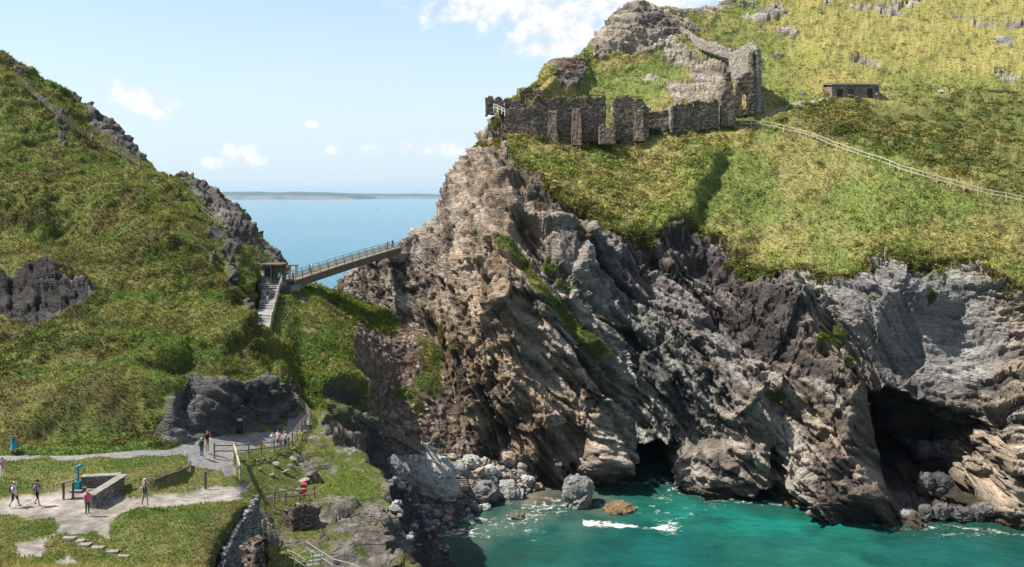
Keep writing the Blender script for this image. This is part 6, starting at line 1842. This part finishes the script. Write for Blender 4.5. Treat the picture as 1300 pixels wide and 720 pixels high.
def joints(pose):
    """joint positions in metres for a 1.72 m adult facing -Y"""
    J = dict(pelvis=(0, 0, .93), waist=(0, .01, 1.06), chest=(0, .015, 1.28), neck=(0, .01, 1.46), head=(0, -.015, 1.56), crown=(0, -.01, 1.66),
             shl=(.185, .01, 1.40), ell=(.235, .03, 1.12), wrl=(.25, -.05, .88), hal=(.25, -.085, .80),
             hpl=(.095, 0, .90), knl=(.10, -.015, .50), anl=(.10, .02, .09), tol=(.115, -.15, .045))
    for k in [k for k in J if k.endswith('l') and k not in ('pel',)]:
        if k[:-1] in ('sh', 'el', 'wr', 'ha', 'hp', 'kn', 'an', 'to'):
            x, y, z = J[k]; J[k[:-1] + 'r'] = (-x, y, z)
    def s(k, **kw):
        x, y, z = J[k]; J[k] = (kw.get('x', x), kw.get('y', y), kw.get('z', z))
    if pose == 'walk':
        J.update(knl=(.10, -.19, .53), anl=(.10, -.30, .12), tol=(.11, -.46, .10), knr=(-.10, .04, .50), anr=(-.10, .30, .16), tor=(-.11, .18, .05),
                 ell=(.24, .12, 1.14), wrl=(.24, .16, .90), hal=(.235, .15, .82), elr=(-.24, -.07, 1.13), wrr=(-.22, -.24, .97), har=(-.21, -.30, .91))
    elif pose == 'walk2':
        J.update(knr=(-.10, -.16, .53), anr=(-.10, -.24, .11), tor=(-.11, -.40, .09), knl=(.10, .05, .50), anl=(.10, .26, .14), tol=(.11, .13, .05),
                 elr=(-.25, .1, 1.15), wrr=(-.22, .05, .93), har=(-.2, 0, .87), ell=(.24, -.03, 1.13), wrl=(.17, -.24, 1.06), hal=(.12, -.30, 1.06))
    elif pose == 'sit':
        dz = -.47
        J = {k: (x, y, z + dz) for k, (x, y, z) in J.items()}
        J.update(knl=(.12, -.42, .50), anl=(.12, -.47, .09), tol=(.13, -.62, .045), knr=(-.12, -.42, .50), anr=(-.12, -.46, .09), tor=(-.13, -.61, .045),
                 wrl=(.15, -.28, .58), hal=(.13, -.36, .56), ell=(.24, -.04, .66), wrr=(-.15, -.28, .58), har=(-.13, -.36, .56), elr=(-.24, -.04, .66))
    elif pose == 'rest':   # sitting on the ground, knees drawn up
        dz = -.80
        J = {k: (x, y, z + dz) for k, (x, y, z) in J.items()}
        J.update(knl=(.13, -.38, .44), anl=(.12, -.66, .08), tol=(.13, -.82, .05), knr=(-.13, -.40, .42), anr=(-.12, -.68, .08), tor=(-.13, -.84, .05),
                 ell=(.25, -.12, .40), wrl=(.13, -.32, .45), hal=(.08, -.38, .46), elr=(-.25, -.12, .40), wrr=(-.13, -.32, .43), har=(-.08, -.38, .44))
    elif pose == 'hold':   # hands raised to a child on the shoulders, mid stride
        J.update(knl=(.10, -.15, .53), anl=(.10, -.22, .11), tol=(.11, -.38, .09), knr=(-.10, .04, .50), anr=(-.10, .26, .14), tor=(-.11, .13, .05),
                 ell=(.27, -.12, 1.22), wrl=(.15, -.20, 1.40), hal=(.12, -.20, 1.48), elr=(-.27, -.12, 1.22), wrr=(-.15, -.20, 1.40), har=(-.12, -.20, 1.48))
    elif pose == 'lean':   # forearms forward on a rail
        J.update(ell=(.25, -.12, 1.16), wrl=(.18, -.34, 1.12), hal=(.15, -.42, 1.12), elr=(-.25, -.12, 1.16), wrr=(-.18, -.34, 1.12), har=(-.15, -.42, 1.12))
    elif pose == 'photo':  # one hand up to the face
        J.update(ell=(.26, -.10, 1.20), wrl=(.10, -.22, 1.48), hal=(.07, -.24, 1.55))
    return J

BONES = [('pelvis', 'waist', 'torso'), ('waist', 'chest', 'torso'), ('chest', 'neck', 'torso'), ('neck', 'head', 'skin'), ('head', 'crown', 'skin')]
for s_ in 'lr':
    BONES += [('chest', 'sh' + s_, 'torso'), ('sh' + s_, 'el' + s_, 'arm'), ('el' + s_, 'wr' + s_, 'fore'), ('wr' + s_, 'ha' + s_, 'skin'),
              ('pelvis', 'hp' + s_, 'hip'), ('hp' + s_, 'kn' + s_, 'thigh'), ('kn' + s_, 'an' + s_, 'shin'), ('an' + s_, 'to' + s_, 'foot')]
RAD = dict(pelvis=(.155, .115), waist=(.145, .105), chest=(.165, .12), neck=(.058, .058), head=(.078, .09), crown=(.07, .085),
           sh=(.072, .068), el=(.044, .044), wr=(.030, .026), ha=(.036, .020), hp=(.098, .098), kn=(.062, .062), an=(.042, .045), to=(.04, .032))
_body = {}
def body(pose):
    if pose in _body: return _body[pose]
    J = joints(pose)
    names = list(J)
    me = bpy.data.meshes.new('skel')
    me.from_pydata([J[n] for n in names], [(names.index(a), names.index(b)) for a, b, _ in BONES], [])
    ob = bpy.data.objects.new('skel', me); COL.objects.link(ob)
    ob.modifiers.new('skin', 'SKIN').branch_smoothing = .6
    ob.modifiers.new('sub', 'SUBSURF').levels = 1
    for i, n in enumerate(names):
        sv = me.skin_vertices[0].data[i]
        k = n if n in RAD else n[:-1]
        sv.radius = (RAD[k][0] * 1.1, RAD[k][1] * 1.1); sv.use_root = (n == 'pelvis')
    dg = bpy.context.evaluated_depsgraph_get()
    ev = ob.evaluated_get(dg).to_mesh()
    V = np.array([v.co[:] for v in ev.vertices]); Fc = [list(p.vertices) for p in ev.polygons]
    ob.evaluated_get(dg).to_mesh_clear()
    bpy.data.objects.remove(ob); bpy.data.meshes.remove(me)
    # region of every face from its nearest bone
    cen = np.array([V[f].mean(0) for f in Fc])
    best = np.full(len(Fc), 9.0); lab = np.zeros(len(Fc), int); tt = np.zeros(len(Fc))
    for b, (a, c, _) in enumerate(BONES):
        p, q_ = np.array(J[a]), np.array(J[c]); d = q_ - p
        t_ = np.clip(((cen - p) @ d) / (d @ d + 1e-9), 0, 1)
        r0 = RAD[a if a in RAD else a[:-1]][0]; r1 = RAD[c if c in RAD else c[:-1]][0]
        ds = np.linalg.norm(cen - p - t_[:, None] * d, axis=1) - (r0 + (r1 - r0) * t_) * .8
        m = ds < best
        best = np.where(m, ds, best); lab = np.where(m, b, lab); tt = np.where(m, t_, tt)
    # fingers, thumb, nose, ears, eyes, mouth
    ex = MB(); exl = []
    def add(fn, kind):
        n0 = len(ex.f); fn(); exl.extend([kind] * (len(ex.f) - n0))
    for s_ in 'lr':
        w, h = Vector(J['wr' + s_]), Vector(J['ha' + s_])
        d = (h - w).normalized()
        sidev = d.cross(Vector((1, 0, 0))).normalized() if abs(d.x) < .8 else d.cross(Vector((0, 1, 0))).normalized()
        pal = d.cross(sidev).normalized() * (1 if s_ == 'l' else -1)
        for k, ln in enumerate((.066, .076, .072, .056)):
            o = h + sidev * (.026 - k * .0175) - d * .012
            add(lambda: ex.tube([o, o + d * (.018 + ln * .5) - pal * .004, o + d * (.014 + ln * .85) - pal * .018, o + d * (.012 + ln) - pal * .032], [.0095, .009, .0085, .006], 6), 'skin')
        o = w.lerp(h, .55) + sidev * .026
        add(lambda: ex.tube([o, o + sidev * .024 + d * .03 - pal * .008, o + sidev * .030 + d * .058 - pal * .02], [.012, .0105, .007], 6), 'skin')
    hd, cr, nk = Vector(J['head']), Vector(J['crown']), Vector(J['neck'])
    up = (cr - nk).normalized(); fw = Vector((0, -1, 0))
    fc = hd + up * .01
    add(lambda: ex.tube([fc + fw * .075 + up * .03, fc + fw * .108 - up * .004, fc + fw * .084 - up * .014], [.009, .016, .012], 6), 'skin')
    for s_ in (-1, 1):
        e = fc + Vector((s_ * .031, 0, 0)) + up * .026 + fw * .084
        add(lambda: ex.tube([e + Vector((s_ * .011, 0, 0)), e - Vector((s_ * .011, 0, 0))], .008, 6), 'eye')
        e2 = fc + Vector((s_ * .078, .012, 0)) + up * .004
        add(lambda: ex.tube([e2 + up * .028, e2 + Vector((s_ * .014, .01, 0)), e2 - up * .026], [.010, .014, .008], 6), 'skin')
    add(lambda: ex.tube([fc + Vector((-.026, 0, 0)) - up * .042 + fw * .083, fc - up * .044 + fw * .090, fc + Vector((.026, 0, 0)) - up * .042 + fw * .083], [.004, .008, .004], 6), 'lip')
    _body[pose] = (J, V, Fc, lab, tt, ex, exl)
    return _body[pose]

def person(p, label, pose='stand', face=0.0, top=WHITE, bottom=NAVY, shorts=False, sleeves=False, hair=(.05, .03, .02), long_hair=False, hat=None, brim=False,
           height=1.72, skin=0, skirt=None, group=None, lift=0.0, bare=False):
    """face: degrees, 0 looks at the viewer, 90 looks to the right of the picture"""
    J, V, Fc, lab, tt, ex, exl = body(pose)
    sk = SKINS[skin]
    mats = [sk, cloth(top), cloth(bottom), M_SHOE, M_EYE, M_LIP]
    kinds = [BONES[b][2] for b in lab]
    mi = []
    for k, t_ in zip(kinds, tt):
        if k == 'torso': mi.append(0 if bare else 1)
        elif k == 'arm': mi.append(1 if (not bare and (sleeves or t_ < .55)) else 0)
        elif k == 'fore': mi.append(1 if (sleeves and t_ < .92) else 0)
        elif k in ('hip',): mi.append(2)
        elif k == 'thigh': mi.append(2)
        elif k == 'shin': mi.append(2 if (not shorts or t_ < .06) else 0)
        elif k == 'foot': mi.append(3)
        else: mi.append(0)
    mi += [{'skin': 0, 'eye': 4, 'lip': 5}[k] for k in exl]
    allV = [tuple(v) for v in V] + ex.v
    n0 = len(V)
    ob = mesh_from('person', allV, Fc + [[i + n0 for i in f] for f in ex.f], mats, midx=mi, smooth=True)
    s = height / 1.72
    ob.scale = (s, s, s); ob.location = p + Vector((0, 0, lift)); ob.rotation_euler = (0, 0, R(face))
    tag(ob, label, 'person', group)
    # hair: a shell over the back and top of the skull
    hd, cr = Vector(J['head']), Vector(J['crown'])
    bm = bmesh.new(); bmesh.ops.create_uvsphere(bm, u_segments=16, v_segments=10, radius=1)
    c = hd + Vector((0, .016, .045))
    kill = []
    for v in bm.verts:
        x, y, z = v.co
        if (y < -.25 and z < .38) or (z < (-.95 if long_hair else -.45)): kill.append(v)
        drop = 1.75 if (long_hair and z < 0 and y > -.2) else 1.0
        v.co = Vector((x * .092, y * .108, z * .092 * drop)) + c
    bmesh.ops.delete(bm, geom=kill, context='VERTS')
    me = bpy.data.meshes.new('hair'); bm.to_mesh(me); bm.free()
    me.materials.append(cloth(hair)); 
    ho = bpy.data.objects.new('hair', me); COL.objects.link(ho); ho.parent = ob
    md = ho.modifiers.new('thickness', 'SOLIDIFY'); md.thickness = .012
    if hat is not None:
        m = MB(); cc = hd + Vector((0, .01, .075))
        ring = [(.101, 0), (.103, .035), (.085, .075), (.045, .095), (.005, .1)]
        for (r0, z0), (r1, z1) in zip(ring[:-1], ring[1:]): m.tube([cc + Vector((0, 0, z0)), cc + Vector((0, 0, z1))], [r0, r1], 14, cap=False)
        m.box(cc + Vector((0, -.13, .008)), (.14, .11, .012))
        if brim: m.tube([cc + Vector((0, 0, -.004)), cc + Vector((0, 0, .008))], [.175, .17], 16)
        h_ = m.build('hat', cloth(hat)); h_.parent = ob
    if skirt is not None:
        m = MB(); pv = Vector(J['pelvis'])
        m.tube([pv + Vector((0, 0, .16)), pv, pv + Vector((0, -.01, -.22)), pv + Vector((0, -.02, -skirt))], [.15, .185, .22, .25], 16, cap=False)
        k_ = m.build('skirt', cloth(bottom)); k_.parent = ob
        k_.modifiers.new('thickness', 'SOLIDIFY').thickness = .012
    return ob

def backpack(owner, c, label):
    m = MB(); 
    p = Vector((0, .205, 1.24))
    m.hexa([p + Vector(v) for v in ((-.15, -.08, -.24), (.15, -.08, -.24), (.13, .09, -.22), (-.13, .09, -.22))],
           [p + Vector(v) for v in ((-.12, -.08, .21), (.12, -.08, .21), (.09, .05, .19), (-.09, .05, .19))])
    m.box(p + Vector((0, .11, -.08)), (.2, .06, .2))
    for s_ in (-1, 1): m.tube([p + Vector((s_ * .10, -.06, .2)), p + Vector((s_ * .11, -.2, .20)), p + Vector((s_ * .115, -.335, .06)), p + Vector((s_ * .13, -.2, -.2))], .018, 6)
    ob = m.build('backpack', cloth(c))
    ob.matrix_world = owner.matrix_basis.copy()
    bm = bmesh.new(); bm.from_mesh(ob.data); bmesh.ops.bevel(bm, geom=bm.edges[:24], offset=.02, segments=2, affect='EDGES'); bm.to_mesh(ob.data); bm.free()
    return tag(ob, label, 'backpack')

BLOND = (.42, .30, .15); BROWN = (.07, .04, .025); WHITEH = (.55, .54, .52)
# on the terrace
p = person(ground(18, 644), 'man in white shirt, grey cap and navy shorts walking right, with backpack, at left edge', 'walk', 80, WHITE, NAVY, True, hat=(.3, .3, .31), height=1.78)
backpack(p, NAVY, 'dark backpack on the man in the white shirt at left')
p = person(ground(47, 642), 'man in grey shirt and dark cap walking right with a large black backpack', 'walk2', 80, GREY, NAVY, True, True, hat=BLACK, height=1.82)
backpack(p, BLACK, 'black backpack on the man in the grey shirt')
person(ground(111, 653), 'blonde woman in pink top and long dark green trousers beside the low stone wall', 'stand', 60, PINK, GREEN, hair=BLOND, long_hair=True, height=1.7)
man = person(ground(184, 642), 'man in purple shirt and beige shorts carrying a child on his shoulders', 'hold', 40, PURPLE, BEIGE, True, height=1.78)
fwd = Vector((math.sin(R(40)), -math.cos(R(40)), 0))
person(ground(184, 642) + Vector((0, 0, 1.2)) - fwd * .09, 'small child in white top and pale hat riding on shoulders', 'sit', 40, WHITE, (.3, .2, .4), True, hat=(.6, .5, .62), brim=True, height=.95)
person(ground(3, 607), 'woman in pink top partly cut off by the left edge of the photo', 'stand', 70, (.6, .28, .33), WHITE, hair=BROWN, long_hair=True, height=1.6)
p = person(ground(17, 576), 'woman in a turquoise dress with dark backpack on the upper path', 'walk2', 90, TEALC, TEALC, True, skirt=.52, hair=BLACK, height=1.68)
backpack(p, NAVY, 'dark backpack on the woman in the turquoise dress')
p = person(ground(256, 580), 'white haired walker in black and teal at the path junction', 'stand', 160, BLACK, DENIM, hair=WHITEH, height=1.7)
backpack(p, (.05, .07, .08), 'dark backpack on the white haired walker')
person(ground(263, 573), 'man in red cap, black shirt and beige shorts at the path junction', 'photo', 60, BLACK, BEIGE, True, hat=RED, height=1.8)
person(ground(346, 570), 'woman in white top and white trousers, leftmost of the group by the fence', 'stand', 30, WHITE, (.55, .54, .5), hair=BROWN, long_hair=True, height=1.68)
person(ground(353, 569), 'man in pale pink shirt and dark shorts amid the group by the fence', 'stand', -20, (.55, .36, .36), NAVY, True, hair=BLACK, height=1.82)
person(ground(362, 568), 'woman in grey top and black leggings, rightmost of the group by the fence', 'photo', -40, (.40, .40, .42), BLACK, hair=BLACK, long_hair=True, height=1.7)
person(ground(357, 571), 'child in blue in front of the group by the fence', 'stand', 0, BLUE, DENIM, True, hair=BROWN, height=1.15)
# steps, hut and bridge
gst = STEP_SPOT
person(gst, 'walker in black top and white shorts climbing the slate steps', 'walk', 170, BLACK, WHITE, True, hair=BROWN)
person(P(355, 359, 140.6), 'person in teal top standing in the gate hut', 'stand', 0, TEALC, NAVY)
person(bp(.155, .2, .05), 'person in teal top on the footbridge', 'walk', 120, TEALC, DENIM, hair=BROWN)
person(bp(.20, -.3, .05), 'person in white top on the footbridge, next to the one in teal', 'walk2', 120, WHITE, (.5, .42, .35), hair=BLOND)
person(bp(.89, .3, .05), 'person in black near the island end of the footbridge', 'walk', -60, BLACK, NAVY)
person(bp(.965, -.1, .05), 'person in dark clothes stepping off the island end of the footbridge', 'stand', -30, (.03, .03, .04), BLACK)
person(ground(447, 545), 'person in teal top on the fenced path above the gully', 'walk', 90, TEALC, NAVY)
person(P(494, 554.5, 125.5), 'person in red top on the boardwalk to the beach', 'walk', 60, RED, NAVY)
# hill stairs
person(ground(52, 133), 'person in bright blue jacket on the hill stairs near the skyline', 'walk', 140, BLUE, NAVY, sleeves=True)
person(ground(109, 177), 'person in dark blue on the hill stairs below the bright blue jacket', 'walk2', 120, (.03, .06, .22), NAVY, sleeves=True)
person(ground(117, 181), 'person in white top and red shorts on the hill stairs', 'walk', 120, WHITE, RED, True)
person(ground(228, 248), 'person in navy on the hill stairs among the crest rocks', 'walk', 120, NAVY, BLACK, sleeves=True)
# castle
def cas(px, py, Y, *a, **k): return person(P(px, py, Y), *a, **k)
cas(640.5, 139.5, 193, 'visitor in white at the railing of the castle battlements', 'lean', -90, WHITE, GREY)
cas(650, 139, 193, 'visitor in magenta inside the castle battlements', 'stand', 60, MAG, BLACK, sleeves=True)
cas(669.5, 136.5, 198.2, 'visitor in pale pink standing in the ruined arch', 'stand', 0, (.6, .45, .45), WHITE)
cas(773, 143.5, 197, 'visitor in pink in the gap between the castle walls', 'stand', 20, PINK, DENIM)
cas(777, 144, 196.5, 'visitor in pale blue in the gap between the castle walls', 'stand', -30, (.4, .52, .62), WHITE)
cas(825.5, 142, 200, 'visitor in white behind the low end of the second wall', 'stand', 10, WHITE, NAVY)
cas(839, 143, 200, 'visitor in pink behind the low curtain wall', 'stand', -40, PINK, WHITE)
cas(842.5, 142, 200.5, 'visitor in cream behind the low curtain wall, right of the one in pink', 'stand', 40, (.6, .54, .44), DENIM)
cas(859, 137, 201, 'visitor in grey sitting on the far side of the low curtain wall', 'stand', 30, GREY, NAVY)
person(ground(879, 42), 'left of the two dark walkers by the ridge wall', 'walk', 60, BLACK, NAVY)
person(ground(886.5, 43), 'right of the two walkers by the ridge wall, in white cap', 'walk2', -60, (.05, .07, .12), BLACK, hat=WHITE)
person(ground(955, 141), 'visitor in dark blue by the gate tower doorway', 'stand', -60, (.03, .07, .2), BLACK)
p = person(ground(968, 140), 'visitor in bright blue jacket on the path right of the gate tower', 'stand', -30, BLUE, NAVY, sleeves=True)
p = person(ground(969, 149), 'visitor in black and navy, lowest on the path by the gate tower', 'walk', -40, BLACK, NAVY, sleeves=True)
person(ground(993, 135), 'visitor in red top on the island path', 'walk', -70, RED, NAVY)
person(ground(998.5, 134), 'visitor in white top on the island path beside the one in red', 'walk2', -70, WHITE, DENIM)
person(ground(1205, 119), 'walker in black with pale backpack right of the white bench', 'walk', -60, BLACK, NAVY)
person(ground(1241, 119), 'walker in red and black on the upper slope between the benches', 'walk2', 60, RED, BLACK)
gb = ground(1285, 118.5)
person(gb + Vector((0, -.05, .02)), 'person in purple sitting on the far right bench', 'sit', 0, (.30, .10, .30), PURPLE)
# beach
person(ground(559, 644), 'person in navy standing on the beach in front of the huge slab', 'stand', 150, NAVY, NAVY, True)
person(ground(568, 653), 'sunbather in orange shorts sitting on the beach stones', 'rest', 60, (.5, .3, .2), (.45, .16, .08), True, bare=True)
